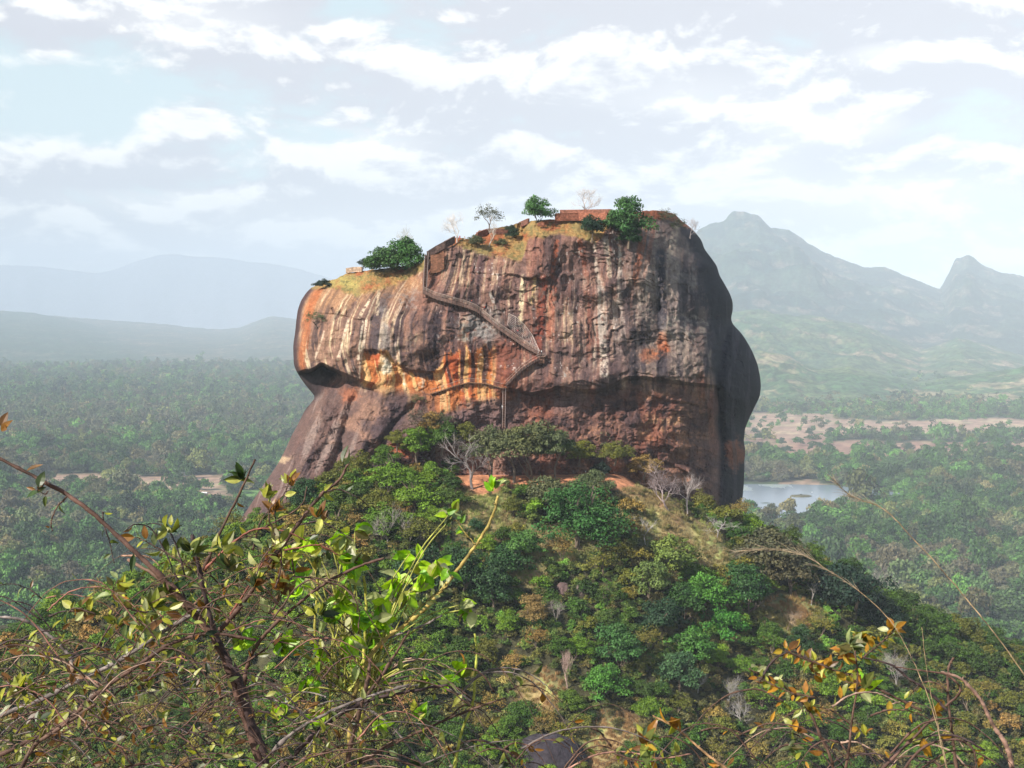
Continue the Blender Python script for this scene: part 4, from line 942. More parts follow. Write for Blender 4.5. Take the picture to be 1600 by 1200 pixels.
# ------------------------------------------------------------------ ruins, stairs and walkways
# scrub climbing the rock foot
for q, (a_, b_, r_, ci_) in enumerate([(500, 790, 22, 9), (540, 742, 18, 8), (620, 700, 18, 5), (600, 735, 26, 2), (650, 718, 28, 3), (690, 704, 30, 1), (728, 700, 22, 8), (565, 752, 24, 5), (672, 680, 20, 10), (905, 722, 26, 5), (528, 768, 20, 8), (1005, 742, 26, 10), (960, 720, 26, 8)]):
    rock_tree(a_, b_, r_, GREEN[ci_], f'scrubby tree growing against the rock foot, {a_/16:.1f}% across, {b_/12:.1f}% down', off=3+.05*r_, name='broadleaf_tree', lift=0, group='scrubby trees against the rock foot')
BR = np.array([.30, .12, .075])
def brick_wall(name, pts, hgt, thick, label, cat='wall', col=BR, top=None):
    """courses of jittered blocks along a polyline of world points (bottom)"""
    t = thing(name, label, cat, tuple(np.mean(pts, 0))); o = np.mean(pts, 0); mb = MB(); cp_ = MB()
    for a, b in zip(pts[:-1], pts[1:]):
        a = np.array(a)-o; b = np.array(b)-o; L = np.linalg.norm((b-a)[:2]); rz = math.atan2(b[1]-a[1], b[0]-a[0]); nb = max(1, int(L/.9)); nh = max(1, int(hgt/.45))
        for h in range(nh):
            for k in range(nb):
                f_ = (k+.5+(.25 if h % 2 else -.25)*(0 < k < nb-1))/nb
                c = a+(b-a)*f_+np.array([0, 0, (h+.5)*hgt/nh]); mb.box(c, (L/nb*.97, thick*random.uniform(.93, 1.04), hgt/nh*.95), rz, col*random.uniform(.7, 1.25))
        c = (a+b)/2+np.array([0, 0, hgt*.5-.05]); 
        dz = b[2]-a[2]
        V = np.array([a, b, b+[0, 0, hgt-.1], a+[0, 0, hgt-.1]]); nrm = np.array([-math.sin(rz), math.cos(rz), 0])*thick*.42
        W = np.concatenate([V-nrm, V+nrm]); mb.add(W, [[0, 1, 2, 3], [7, 6, 5, 4], [0, 3, 7, 4], [1, 5, 6, 2], [3, 2, 6, 7], [0, 4, 5, 1]], col=col*.8)
        V = np.array([a+[0, 0, hgt], b+[0, 0, hgt], b+[0, 0, hgt+.18], a+[0, 0, hgt+.18]]); W = np.concatenate([V-nrm*1.3, V+nrm*1.3]); cp_.add(W, [[0, 1, 2, 3], [7, 6, 5, 4], [0, 3, 7, 4], [1, 5, 6, 2], [3, 2, 6, 7], [0, 4, 5, 1]], col=col*1.1)
    mb.build('courses', M_brick, t); cp_.build('coping', M_brick, t); return t
def rpts(l, off=0): return [rp(a, b, off) for a, b in l]
brick_wall('brick_ruin', rpts([(868, 346), (884, 345), (905, 345), (950, 345), (960, 345)], 1.0), 3.4, 2.0, 'red brick ruin terrace on the summit between the green trees', col=np.array([.34, .13, .08]))
brick_wall('brick_ruin', rpts([(876, 341), (955, 340)], -3.0), 3.6, 2.5, 'upper tier of the red brick ruin behind the terrace wall', col=np.array([.28, .12, .08]))
brick_wall('stone_wall', rpts([(541, 427), (553, 425), (566, 425)], -1), 2.2, .9, 'pale low stone wall on the left shoulder by the tiny dark bush', col=np.array([.42, .30, .22]))
brick_wall('brick_parapet', rpts([(667, 404), (680, 396), (695, 388), (710, 380)], 1), 3.0, 1.0, 'dark sloping parapet climbing from the stair top to the visitors', col=np.array([.12, .075, .065]))
brick_wall('brick_parapet', rpts([(745, 372), (762, 366), (790, 366), (812, 356), (826, 350)], -2), 2.4, .9, 'reddish sloping parapet under the airy summit tree', col=np.array([.20, .09, .065]))
brick_wall('brick_wall', rpts([(673, 427), (684, 426), (694, 420)], .8), 8., .8, 'red brown retaining wall right of the vertical stair', col=np.array([.22, .10, .06]))
brick_wall('brick_step', rpts([(840, 353), (850, 352)], 2), 1.2, .8, 'tiny red brick block before the round summit tree', col=np.array([.34, .13, .08]))
brick_wall('terrace_wall', [hp(735, 743), hp(762, 741)], 1.3, 1.0, 'pale flat topped wall on the dirt terrace behind the grey bare tree', col=np.array([.30, .19, .14]))
IR = (.16, .085, .065)
def walkway(name, line, width, label, wall_h=1.5, rails=3, off=.2, step=2.2, wcol=(.15, .092, .078)):
    """cantilevered stair gallery hugging the cliff: deck steps, brick skirt, posts and rails"""
    a = np.array(line, float); n = max(4, int(np.hypot(*(a[-1]-a[0]))/5)); tt = np.linspace(0, 1, n*3); seg = np.linspace(0, 1, len(a))
    pxs = np.interp(tt, seg, a[:, 0]); pys = np.interp(tt, seg, a[:, 1]); ys = np.array([surfY(u, v, 5) for u, v in zip(pxs, pys)])
    ys = np.array([ys[max(0, k-4):k+5].min() for k in range(len(ys))])
    for _ in range(3): ys = np.convolve(np.pad(ys, 2, 'edge'), np.ones(5)/5, 'valid')
    Pn = at(pxs, pys, ys-off); o = Pn[len(Pn)//2]; t = thing(name, label, 'walkway', tuple(o)); Pn = Pn-o
    dk, sk, rl, po = MB(), MB(), MB(), MB()
    for k in range(len(Pn)-1):
        A_, B_ = Pn[k], Pn[k+1]; fo = np.array([0, -width, 0]); bk = np.array([0, 4.5, 0]); lo_ = np.array([0, 0, -.35]); zt = max(A_[2], B_[2])
        A2 = A_.copy(); B2 = B_.copy(); A2[2] = B2[2] = (A_[2]+B_[2])/2
        W = np.array([A2+fo, B2+fo, B2+bk, A2+bk]); W = np.concatenate([W+lo_, W]); dk.add(W, [[0, 3, 2, 1], [4, 5, 6, 7], [0, 1, 5, 4], [1, 2, 6, 5], [2, 3, 7, 6], [3, 0, 4, 7]], col=(.20, .13, .10))
        f1 = fo+np.array([0, -.02, 0]); f2 = fo+np.array([0, .12, 0]); up = np.array([0, 0, wall_h])
        W = np.array([A_+f1-[0, 0, .3], B_+f1-[0, 0, .3], B_+f1+up, A_+f1+up, A_+f2-[0, 0, .3], B_+f2-[0, 0, .3], B_+f2+up, A_+f2+up]); sk.add(W, [[0, 1, 2, 3], [7, 6, 5, 4], [3, 2, 6, 7], [0, 4, 5, 1], [0, 3, 7, 4], [1, 5, 6, 2]], col=np.array(wcol)*random.uniform(.75, 1.2))
        if k % 3 == 0:
            po.tube([A_+fo*1.03+[0, 0, -.6], A_+fo*1.03+up+[0, 0, 1.5]], .09, 4, np.array(IR)*1.2); po.tube([A_+fo*.9-[0, 0, .3], A_+[0, 1.2, -2.4]], .13, 4, np.array(IR)*.8)
    for q in range(rails):
        rl.tube(Pn+np.array([0, -width*1.03, wall_h+.45+q*.5]), .07, 4, (.42, .32, .27))
    rl.tube(Pn+np.array([0, -.1, wall_h+1.6]), .07, 4, (.36, .27, .23))
    dk.build('deck', M_brick, t); sk.build('side_panel', M_brick, t); rl.build('railing', M_metal, t); po.build('posts', M_metal, t); return t
walkway('stair_walkway', [(661, 457), (680, 466), (705, 473), (730, 480), (745, 486), (760, 498), (778, 513), (800, 528), (822, 543), (841, 553)], 1.1, 'long iron stair gallery descending across the cliff face to the landing', 1.15, 3)
walkway('stair_walkway', [(843, 561), (830, 568), (815, 578), (803, 590), (790, 603)], 1.3, 'short dark lower flight from the landing down to the ledge', .7, 1, wcol=(.07, .045, .04))
walkway('rock_path', [(672, 615), (692, 609), (712, 602), (732, 597), (760, 599), (787, 606)], .4, 'narrow ledge path with low wall along the orange wall', .12, 0, wcol=(.26, .13, .07))
def ladder(px0, py0, px1, py1, label, wd=1.6, col=IR):
    A_ = rp(px0, py0, 1.0); B_ = rp(px1, py1, 1.0); o = (A_+B_)/2; t = thing('stair_tower', label, 'stairs', tuple(o)); A_ = A_-o; B_ = B_-o
    st, ra = MB(), MB(); n = 22; ex = np.array([wd/2, 0, 0])
    for k in range(n):
        p_ = A_+(B_-A_)*(k+.5)/n; st.box(p_, (wd, .7, .16), 0, np.array(col)*random.uniform(.8, 1.4)); st.box(p_+[0, .35, -.2], (wd, .08, abs(A_[2]-B_[2])/n*.98), 0, np.array(col)*.6)
    for s in (-1, 1): ra.tube([A_+ex*s+[0, -.3, .2], B_+ex*s+[0, -.3, -.4]], .13, 4, np.array(col)*1.4); ra.tube([A_+ex*s+[0, -1.0, 1], B_+ex*s+[0, -1.0, .2]], .07, 4, (.45, .38, .36))
    for k in range(0, n, 3):
        p_ = A_+(B_-A_)*k/n
        for s in (-1, 1): ra.tube([p_+ex*s+[0, -.3, 0], p_+ex*s+[0, -1., .9]], .05, 3, (.4, .33, .3))
    st.build('steps', M_metal, t); ra.build('railing', M_metal, t)
ladder(667, 398, 664, 455, 'tall narrow vertical stair at the left end of the long gallery', 1.5)
ladder(788, 610, 787, 668, 'steep red brown stair from the ledge down to the trees', 1.2, (.20, .10, .07))
# landing and scaffold mesh panel above the gallery
p0 = rp(846, 557, 1.5); t = thing('stair_landing', 'small brick landing platform where the stair flights meet', 'platform', tuple(p0)); mb = MB(); mb.box((0, .6, 0), (3.4, 3.0, .4), 0, (.2, .12, .09)); mb.build('deck', M_brick, t)
mb = MB(); mb.box((0, .9, -1.6), (2.4, 1.6, 2.8), 0, (.26, .13, .09), .1); mb.build('pier', M_brick, t); mb = MB()
for x_ in (-1.6, -.5, .6, 1.6): mb.tube([(x_, -.8, .2), (x_, -.8, 1.5)], .06, 4, (.35, .28, .25))
mb.tube([(-1.6, -.8, 1.5), (1.6, -.8, 1.5)], .06, 4, (.4, .3, .27)); mb.tube([(-1.6, -.8, .9), (1.6, -.8, .9)], .05, 4, (.4, .3, .27)); mb.build('railing', M_metal, t)
t = thing('wire_fence', 'pale wire mesh fence slanting above the lower end of the gallery', 'fence', tuple(rp(822, 520, 1.))); o = np.array(t.location); mb = MB(); fp, fm_ = MB(), MB()
ft = [(795, 490), (806, 495), (820, 508), (832, 524), (843, 548)]; fb = [(793, 508), (804, 518), (816, 528), (828, 538), (841, 551)]
Tt = [rp(a, b, 1.3)-o for a, b in ft]; Bb = [rp(a, b, 1.5)-o for a, b in fb]
for a, b in zip(Tt, Bb): fp.tube([a, b], .09, 4, (.5, .42, .38))
fp.tube(Tt, .09, 4, (.6, .5, .44)); fp.build('posts', M_metal, t)
for q in np.linspace(0, 1, 9): fm_.tube([np.array(a)*(1-q)+np.array(b)*q for a, b in zip(Tt, Bb)], .035, 3, (.55, .5, .48))
for a, b, a2, b2 in zip(Tt[:-1], Bb[:-1], Tt[1:], Bb[1:]):
    for q in np.linspace(0, 1, 7): fm_.tube([a*(1-q)+a2*q, b*(1-q)+b2*q], .03, 3, (.55, .5, .48))
fm_.build('mesh', M_metal, t)
# low ledge wall (mirror wall stones) right of the landing
# ------------------------------------------------------------------ people
def person(p, shirt, legs, label, rz=0, h=1.7, grp=None):
    t = thing('person', label, 'person', tuple(p), rz, grp)
    joints = {'pel': (0, 0, .93), 'che': (0, 0, 1.28), 'nek': (0, .0, 1.47), 'hea': (0, -.01, 1.60), 'top': (0, 0, 1.70), 'hl': (.10, 0, .90), 'kl': (.12, -.06, .50), 'al': (.11, .03, .08), 'tl': (.12, -.14, .03),
              'hr': (-.10, 0, .90), 'kr': (-.11, -.02, .50), 'ar': (-.12, .06, .08), 'tr': (-.12, -.10, .03), 'sl': (.19, 0, 1.40), 'el': (.26, .02, 1.13), 'wl': (.24, -.12, .92), 'fl': (.23, -.17, .82),
              'sr': (-.19, 0, 1.40), 'er': (-.27, .0, 1.13), 'wr': (-.26, -.12, .90), 'fr': (-.25, -.17, .80)}
    ed = [('pel', 'che'), ('che', 'nek'), ('nek', 'hea'), ('hea', 'top'), ('pel', 'hl'), ('hl', 'kl'), ('kl', 'al'), ('al', 'tl'), ('pel', 'hr'), ('hr', 'kr'), ('kr', 'ar'), ('ar', 'tr'), ('che', 'sl'), ('sl', 'el'), ('el', 'wl'), ('wl', 'fl'), ('che', 'sr'), ('sr', 'er'), ('er', 'wr'), ('wr', 'fr')]
    rd = dict(pel=.14, che=.16, nek=.055, hea=.10, top=.07, hl=.10, kl=.065, al=.045, tl=.04, hr=.10, kr=.065, ar=.045, tr=.04, sl=.07, el=.05, wl=.035, fl=.03, sr=.07, er=.05, wr=.035, fr=.03)
    ks = list(joints); me = bpy.data.meshes.new('body'); me.from_pydata([joints[k] for k in ks], [(ks.index(a), ks.index(b)) for a, b in ed], [])
    o = link('body', me, M_skin, t); md = o.modifiers.new('skin', 'SKIN'); o.modifiers.new('sub', 'SUBSURF').levels = 1
    for k, v in zip(ks, me.skin_vertices[0].data): v.radius = (rd[k], rd[k]*.85); v.use_root = (k == 'pel')
    sh = MB(); sh.tube([(0, 0, .88), (0, 0, 1.1), (0, 0, 1.32), (0, 0, 1.45)], [.175, .165, .20, .09], 8, shirt)
    for s in (-1, 1): sh.tube([(.12*s, 0, 1.40), (.2*s, 0, 1.38), (.265*s, .01, 1.14)], [.09, .09, .075], 6, shirt)
    sh.build('shirt', M_cloth, t, True)
    tr = MB()
    for s, kx in ((-1, -.11), (1, .12)): tr.tube([(.09*s, 0, .96), (.10*s, 0, .85), (kx, -.04, .5), (kx, .04, .1)], [.13, .12, .09, .07], 7, legs)
    tr.build('trousers', M_cloth, t, True)
    ha = MB(); ha.tube([(0, .03, 1.56), (0, .02, 1.66), (0, .02, 1.74)], [.10, .125, .05], 7, (.02, .015, .012)); ha.build('hair', M_cloth, t, True)
    return t
RED = (.75, .04, .03); WHT = (.85, .82, .8); DRK = (.03, .03, .06)
for (px, py, s, l, lb, off) in [(809, 521, RED, DRK, 'person in a red shirt on the lower half of the long gallery', 1.0), (757, 484, (.6, .10, .05), DRK, 'person in dull red near the bend of the long gallery', 1.0), (737, 474, (.45, .12, .08), DRK, 'person in brownish red higher on the long gallery', 1.0),
        (846, 553, WHT, DRK, 'person in white standing on the landing between stairs', 1.6), (785, 639, WHT, (.5, .48, .5), 'person in white on the steep lower stair', 1.6),
        (715, 374, WHT, WHT, 'leftmost of three visitors on the summit, in white', 1.2), (718.5, 374, RED, (.6, .1, .1), 'middle of three summit visitors, in red', 1.4), (726, 375, (.8, .6, .6), WHT, 'rightmost of three summit visitors, in pale pink', 1.2)]:
    p = rp(px, py, off); person(p, s, l, lb, 0)
x, y, z = hp(915, 741); person((x, y, z), WHT, (.4, .3, .2), 'person in white on the dirt terrace left of the black bush')
# ------------------------------------------------------------------ boulders
def boulder(name, px, py, wpx, hpx, label, col, seed, pos=None):
    x, y, z = hp(px, py) if pos is None else pos; s = y/F
    u = np.linspace(0, 2*math.pi, 72, endpoint=False); v = np.linspace(0.02, math.pi-.02, 40); U, Vv = np.meshgrid(u, v)
    d = np.stack([np.cos(U)*np.sin(Vv), np.sin(U)*np.sin(Vv), np.cos(Vv)], -1); q = 1+.16*fbm(d[..., 0]*1.6+seed, d[..., 1]*1.6, d[..., 2]*1.6+.1, seed=seed, o=5)
    P = d*q[..., None]*np.array([wpx/2*s, wpx/2*s*.8, hpx*s*.75]); c = np.array(col)*(1+.4*fbm(d[..., 0]*3, d[..., 1]*3, d[..., 2]*3+.2, seed=seed+4, o=4))[..., None]
    nr, nc = U.shape; i = np.arange(nr-1)[:, None]*nc; j = np.arange(nc)[None]; j2 = (j+1) % nc; Q = np.stack([i+j, i+nc+j, i+nc+j2, i+j2], -1).reshape(-1, 4)
    me = mesh_np(name, P, Q, np.clip(c, .01, 1).reshape(-1, 3), True); o = link(name, me, bpy.data.materials['hill_ground']); o.location = (x, y, z); o.rotation_euler = (0, R(18 if seed == 3 else 0), .3)
    return tag(o, label, 'boulder')
boulder('boulder', 862, 1188, 118, 52, 'big smooth blackish boulder at the bottom edge of the slope', (.045, .036, .045), 3)
boulder('boulder', 910, 925, 22, 18, 'small grey brown boulder in the dry grass below the largest tree', (.13, .10, .09), 6)
boulder('boulder', 880, 925, 26, 18, 'purplish boulder half buried left of the small grey one', (.14, .09, .085), 9)
# lake islet and distant houses
pl_ = plain_pt(np.array(1252.), np.array(776.)); isl = boulder('islet', 0, 0, 34, 3, 'tiny weedy islet in the lake', (.13, .12, .07), 12, pos=(float(pl_[0]), float(pl_[1]), ZP+1.2))
t = put_tree(float(pl_[0]), float(pl_[1]), ZP+2, 4.4, (.05, .07, .04), kind=0, name='shrub', label='low dark shrub on the tiny islet in the lake', lift=.1)
def house(px, py, w_, label, roofc, wallc=(.5, .46, .42)):
    p = plain_pt(np.array(float(px)), np.array(float(py))); w_ = w_*G; z = ZP+6; t = thing('house', label, 'house', (float(p[0]), float(p[1]), ZP), random.uniform(-.4, .4))
    mb = MB(); mb.box((0, 0, 4.5), (w_, w_*.55, 9), 0, wallc); mb.build('wall', M_brick, t)
    mb = MB(); a, b = w_*.56, w_*.36; V = [(-a, -b, 8.8), (a, -b, 8.8), (a, b, 8.8), (-a, b, 8.8), (-a, 0, 11.5), (a, 0, 11.5)]
    mb.add(V, [[0, 1, 5, 4], [2, 3, 4, 5], [0, 3, 2, 1]], [[0, 4, 3], [1, 2, 5]], col=roofc); mb.build('roof', M_metal, t)
    mb = MB(); mb.box((0, -w_*.275-.05, 2.3), (1.6, .1, 3), 0, (.1, .07, .05)); mb.build('door', M_metal, t)
house(1449, 742, 13, 'distant house with a white roof among trees right of the lake', (.8, .8, .78))
house(1406, 806, 7, 'small house with a grey blue roof below the lake', (.45, .5, .6)); house(365, 684, 15, 'tiny white roofed house far out in the left forest', (.85, .85, .85))
house(288, 743, 7, 'pale house at the edge of the left dirt field', (.7, .68, .62)); house(320, 775, 6, 'tiny white house on the small left clearing', (.8, .8, .78))
house(1393, 650, 18, 'cream building at the foot of the right mountains', (.7, .6, .45), (.6, .5, .36))
# lone trees on the pink fields (individuals)
rl_ = np.random.default_rng(3)
fld = [(1190, 690), (1222, 700), (1340, 708), (1390, 703), (1475, 703), (1498, 700), (1530, 698), (1575, 704), (1230, 712), (1283, 706), (1298, 680), (1265, 686), (1180, 682), (1420, 712), (1555, 690)]
for k, (a, b) in enumerate(fld):
    p = plain_pt(np.array(float(a)), np.array(float(b))); put_tree(float(p[0]), float(p[1]), ZP-1, rl_.uniform(7, 11)*G, (.04, .08, .035), kind=k % 6, lift=.5, label=f'small tree dotted on the pinkish fields, {a/16:.1f}% across and {b/12:.1f}% down', group='lone trees on the far fields')

# ------------------------------------------------------------------ foreground: ledge and shrubs
u = np.linspace(0, 2*math.pi, 96, endpoint=False); hh = np.array([-1.75, -1.8, -2.0, -3, -6, -15, -40, -90, -150, ZP-3]); rr = np.array([.2, 2.4, 3.6, 4.2, 4.8, 7, 16, 45, 95, 190])
U, K = np.meshgrid(u, np.arange(len(hh))); rad = rr[K]*(1+.1*fbm(np.cos(U)*2, np.sin(U)*2, K*.35, seed=800)); Xl = rad*np.cos(U); Yl = -.6+rad*np.sin(U)*.93; Zl = hh[K]+.12*fbm(Xl, Yl, seed=801)
nr, nc = U.shape; i = np.arange(nr-1)[:, None]*nc; j = np.arange(nc)[None]; j2 = (j+1) % nc; Q = np.stack([i+j, i+nc+j, i+nc+j2, i+j2], -1).reshape(-1, 4)
cc = np.array([.16, .12, .09])*(1+.4*fbm(Xl*2, Yl*2, seed=802))[..., None]
tag(link('ledge_ground', mesh_np('ledge_ground', np.stack([Xl, Yl, Zl], -1), Q, cc.reshape(-1, 3), True), M_hill), kind='structure')

def leaf_mat():
    m, n, b = mat_new('leaf'); c = n.attr('Col').outputs[0]
    p = n.n.new('ShaderNodeTexCoord').outputs['Object']; f = n.ramp(n.noise(p, 60, 4, .6), .3, .7, .7, 1.3); c = n.mix(1, c, n.comb(f, f, f), 'MULTIPLY')
    n.put(b.inputs['Base Color'], c); b.inputs['Roughness'].default_value = .42; b.inputs['Specular IOR Level'].default_value = .5
    t = n.n.new('ShaderNodeBsdfTranslucent'); n.put(t.inputs[0], n.mix(1, c, (1.25, 1.3, .6), 'MULTIPLY')); mx = n.n.new('ShaderNodeMixShader'); mx.inputs[0].default_value = .4
    n.l.new(b.outputs[0], mx.inputs[1]); n.l.new(t.outputs[0], mx.inputs[2]); n.l.new(mx.outputs[0], m.node_tree.nodes['Material Output'].inputs[0]); return m
M_leaf = leaf_mat(); M_twig = mat_col('twig_bark', .7, 45, .35, .002, 160)
LG = dict(gold=[(.33, .33, .04), (.26, .27, .04), (.20, .22, .045), (.36, .36, .08)], rust=[(.17, .075, .018), (.13, .06, .02), (.22, .10, .02)], green=[(.27, .46, .015), (.34, .52, .02), (.15, .33, .015)],
          dark=[(.035, .065, .018), (.05, .075, .025), (.03, .045, .018)], pale=[(.34, .36, .17), (.28, .33, .14), (.38, .38, .2)], olive=[(.11, .125, .03), (.08, .105, .03), (.13, .11, .035)])
rl = np.random.default_rng(77)
def leaf(mb, p, d, L, kind, wr=.42, nrm=None):
    d = np.asarray(d, float); d = d/(np.linalg.norm(d)+1e-9)
    nn = rl.normal(0, .8, 3)+np.array([-.4, -.9, .6]) if nrm is None else nrm
    nn = nn-d*np.dot(nn, d); nn /= np.linalg.norm(nn)+1e-9; s = np.cross(d, nn); W = L*wr*.5*rl.uniform(.8, 1.15); fold = rl.uniform(.1, .8); cur = rl.uniform(-.6, .15)
    L = L*.88; W *= .88
    ts = np.array([0, .14, .34, .58, .80, 1.]); ws = np.array([.06, .62, 1., .92, .55, .02])
    V = []
    for t, w_ in zip(ts, ws):
        c = p+d*L*t+nn*cur*L*t*t; V += [c-s*W*w_+nn*W*w_*fold, c, c+s*W*w_+nn*W*w_*fold]
    Q = [];
    for k in range(5): Q += [[3*k, 3*k+1, 3*k+4, 3*k+3], [3*k+1, 3*k+2, 3*k+5, 3*k+4]]
    ch = LG[kind]; col = np.array(ch[rl.integers(len(ch))])*rl.uniform(.75, 1.2)
    cv = np.tile(col, (18, 1)); cv[1::3] *= 1.25
    mb.add(V, Q, col=cv)
def spline(pts, n=8):
    a = np.array(pts, float); m = len(a); P = np.concatenate([[2*a[0]-a[1]], a, [2*a[-1]-a[-2]]]); o = []
    for k in range(m-1):
        p0, p1, p2, p3 = P[k:k+4]
        for t in np.linspace(0, 1, n, endpoint=False): o.append(.5*((2*p1)+(-p0+p2)*t+(2*p0-5*p1+4*p2-p3)*t*t+(-p0+3*p1-3*p2+p3)*t**3))
    o.append(a[-1]); return np.array(o)
REDB = (.10, .055, .042); DKB = (.055, .035, .035); GRB = (.17, .14, .13); YLB = (.36, .27, .08); BRB = (.10, .058, .042)
def branch_pts(line, D):
    """photo-plane polyline -> wandering 3D curve around depth D metres; each point may carry its own depth offset"""
    l = [(q[0], q[1], D+(q[2] if len(q) > 2 else 0)) for q in line]; s = spline(l, 8)
    s[:, 2] += .03*np.cumsum(rl.normal(0, .25, len(s)))*.3
    return at(s[:, 0]+rl.normal(0, .35, len(s)), s[:, 1]+rl.normal(0, .35, len(s)), s[:, 2])
def knobby(mb, P, r0, r1, col, sides=7, knobs=True):
    n = len(P); rad = np.linspace(r0, r1, n)*(1+.10*rl.normal(0, 1, n)); 
    if knobs: rad[rl.random(n) < .12] *= 1.35
    cc = np.repeat(np.array(col)[None], n, 0)*(1+.2*rl.normal(0, 1, (n, 1))); 
    mb.tube(P, rad, sides, np.repeat(np.clip(cc, .01, 1), sides, 0))
class Shrub:
    def __init__(s, name, label, base, group=None):
        s.t = thing(name, label, 'shrub', base, 0, group); s.o = np.array(base, float); s.tw = MB(); s.lf = MB(); s.fine = MB()
    def main(s, line, D, r0, r1, col):
        P = branch_pts(line, D)-s.o; mb = MB(); px = D/F; knobby(mb, P, r0*px*.82, r1*px*.8, col, 8)
        for k in range(4, len(P)-2, 5):                     # spurs
            d = rl.normal(0, 1, 3); d /= np.linalg.norm(d); mb.tube([P[k], P[k]+d*px*rl.uniform(3, 7)], [px*1.6, px*.5], 4, col)
        mb.build('branch', M_twig, s.t, True); return P
    def twig(s, line, D, r0, r1, col): P = branch_pts(line, D)-s.o; knobby(s.tw, P, r0*D/F, r1*D/F, col, 5); return P
    def leaves(s, P, D, every, L, kinds, spread=.9, start=0, wr=.42, cl=1, pr=1.):
        kk, pp = zip(*kinds); pp = np.array(pp, float)/sum(pp); t = np.gradient(P, axis=0); sd = 1
        for k in np.arange(start, len(P), every):
            k = int(k)
            if rl.random() > pr: continue
            for q in range(cl):
                tt = t[k]/(np.linalg.norm(t[k])+1e-9); a = np.cross(tt, [0, 1, 0])*sd; sd = -sd
                d = tt*rl.uniform(.3, .9)+a*spread+np.array([rl.normal(0, .3), rl.normal(0, .45), rl.normal(0, .25)])
                d /= np.linalg.norm(d); pet = P[k]+d*D/F*rl.uniform(2, 5); s.tw.tube([P[k], pet], D/F*.6, 3, BRB)
                leaf(s.lf, pet, d, L*D/F*rl.uniform(.5, 1.1), kk[rl.choice(len(kk), p=pp)], wr)
    def rosette(s, px, py, D, n, L, kinds, up=(0, 0, 1), open_=.8, wr=.48):
        p = at(px, py, D)-s.o; kk, pp = zip(*kinds); pp = np.array(pp, float)/sum(pp)
        for k in range(n):
            d = np.array(up, float)+rl.normal(0, open_, 3)*np.array([1, .6, 1]); leaf(s.lf, p+rl.normal(0, 3*D/F, 3), d, L*D/F*rl.uniform(.7, 1.2)*.92, kk[rl.choice(len(kk), p=pp)], wr)
    def done(s):
        tag(s.tw.build('twigs', M_twig, s.t, True), kind='stuff'); tag(s.lf.build('leaves', M_leaf, s.t), kind='stuff')
# --- left thorny shrub
A1 = Shrub('thorny_shrub', 'big tangled thorny shrub with brown arching stems filling the lower left foreground', (-.75, 2.3, -1.72))
KA = [('gold', 4), ('rust', 2), ('olive', 4), ('dark', 4), ('pale', .7)]
D = 2.5
m1 = A1.main([(-30, 702), (60, 748), (130, 790), (210, 862), (275, 925), (330, 990), (362, 1060), (385, 1130), (420, 1230), (440, 1320, .1)], D, 3.2, 8.5, REDB)
m1b = A1.main([(200, 875, .03), (250, 905), (300, 960), (345, 1010), (375, 1060, .02), (395, 1120, .05)], D+.04, 3, 5.5, (.17, .10, .07))
m2 = A1.main([(300, 835), (308, 875), (318, 920), (330, 970), (345, 1010), (372, 1060), (392, 1130), (412, 1180), (430, 1300)], D-.05, 3, 9.5, DKB)
m3 = A1.main([(398, 718), (375, 770), (350, 820), (335, 850), (318, 890)], D+.02, 1.8, 3.6, BRB)
m4 = A1.main([(545, 722), (530, 750), (505, 770), (480, 800), (450, 840), (420, 880), (395, 920), (370, 955), (343, 985)], D+.06, 2.2, 5, REDB)
m5 = A1.main([(600, 872), (560, 885), (510, 910), (470, 940), (430, 975), (400, 1010), (385, 1045), (382, 1070)], D+.1, 2.2, 4.5, REDB)
m6 = A1.main([(0, 1118), (60, 1095), (120, 1065), (190, 1030), (250, 990), (300, 960), (330, 945)], D+.15, 4.5, 3.5, GRB)
m7 = A1.main([(0, 1180), (60, 1150), (100, 1130), (150, 1085), (215, 1040), (270, 1005), (330, 990), (400, 1000)], D-.1, 4.6, 3., REDB)
m8 = A1.main([(-10, 962), (40, 970), (80, 995), (105, 1020), (120, 1050)], D+.3, 2.4, 3.6, GRB)
m9 = A1.main([(430, 1210), (500, 1140), (560, 1100), (640, 1080), (700, 1070)], D+.15, 5, 2.5, DKB)
m10 = A1.main([(538, 1250), (545, 1180), (560, 1120), (575, 1060), (578, 1030)], D+.1, 4.5, 3.5, BRB)
m11 = A1.main([(575, 1085), (600, 1050), (625, 1010), (640, 985)], D+.1, 3.5, 1.8, BRB)
m12 = A1.main([(380, 1240), (440, 1160), (500, 1120), (570, 1090), (640, 1070)], D, 4, 2.2, GRB)
m13 = A1.main([(20, 1230), (50, 1170), (90, 1140), (150, 1100)], D-.2, 5, 3, BRB)
m14 = A1.main([(560, 1190), (640, 1150), (720, 1115), (790, 1090)], D+.2, 3.4, 1.6, BRB)
for P in (m1,): A1.leaves(P, D, 9, 30, KA, start=6, pr=.45)
for P in (m3, m4): A1.leaves(P, D, 6, 22, [('dark', 2), ('rust', 3), ('gold', 1)], start=10, pr=.6)
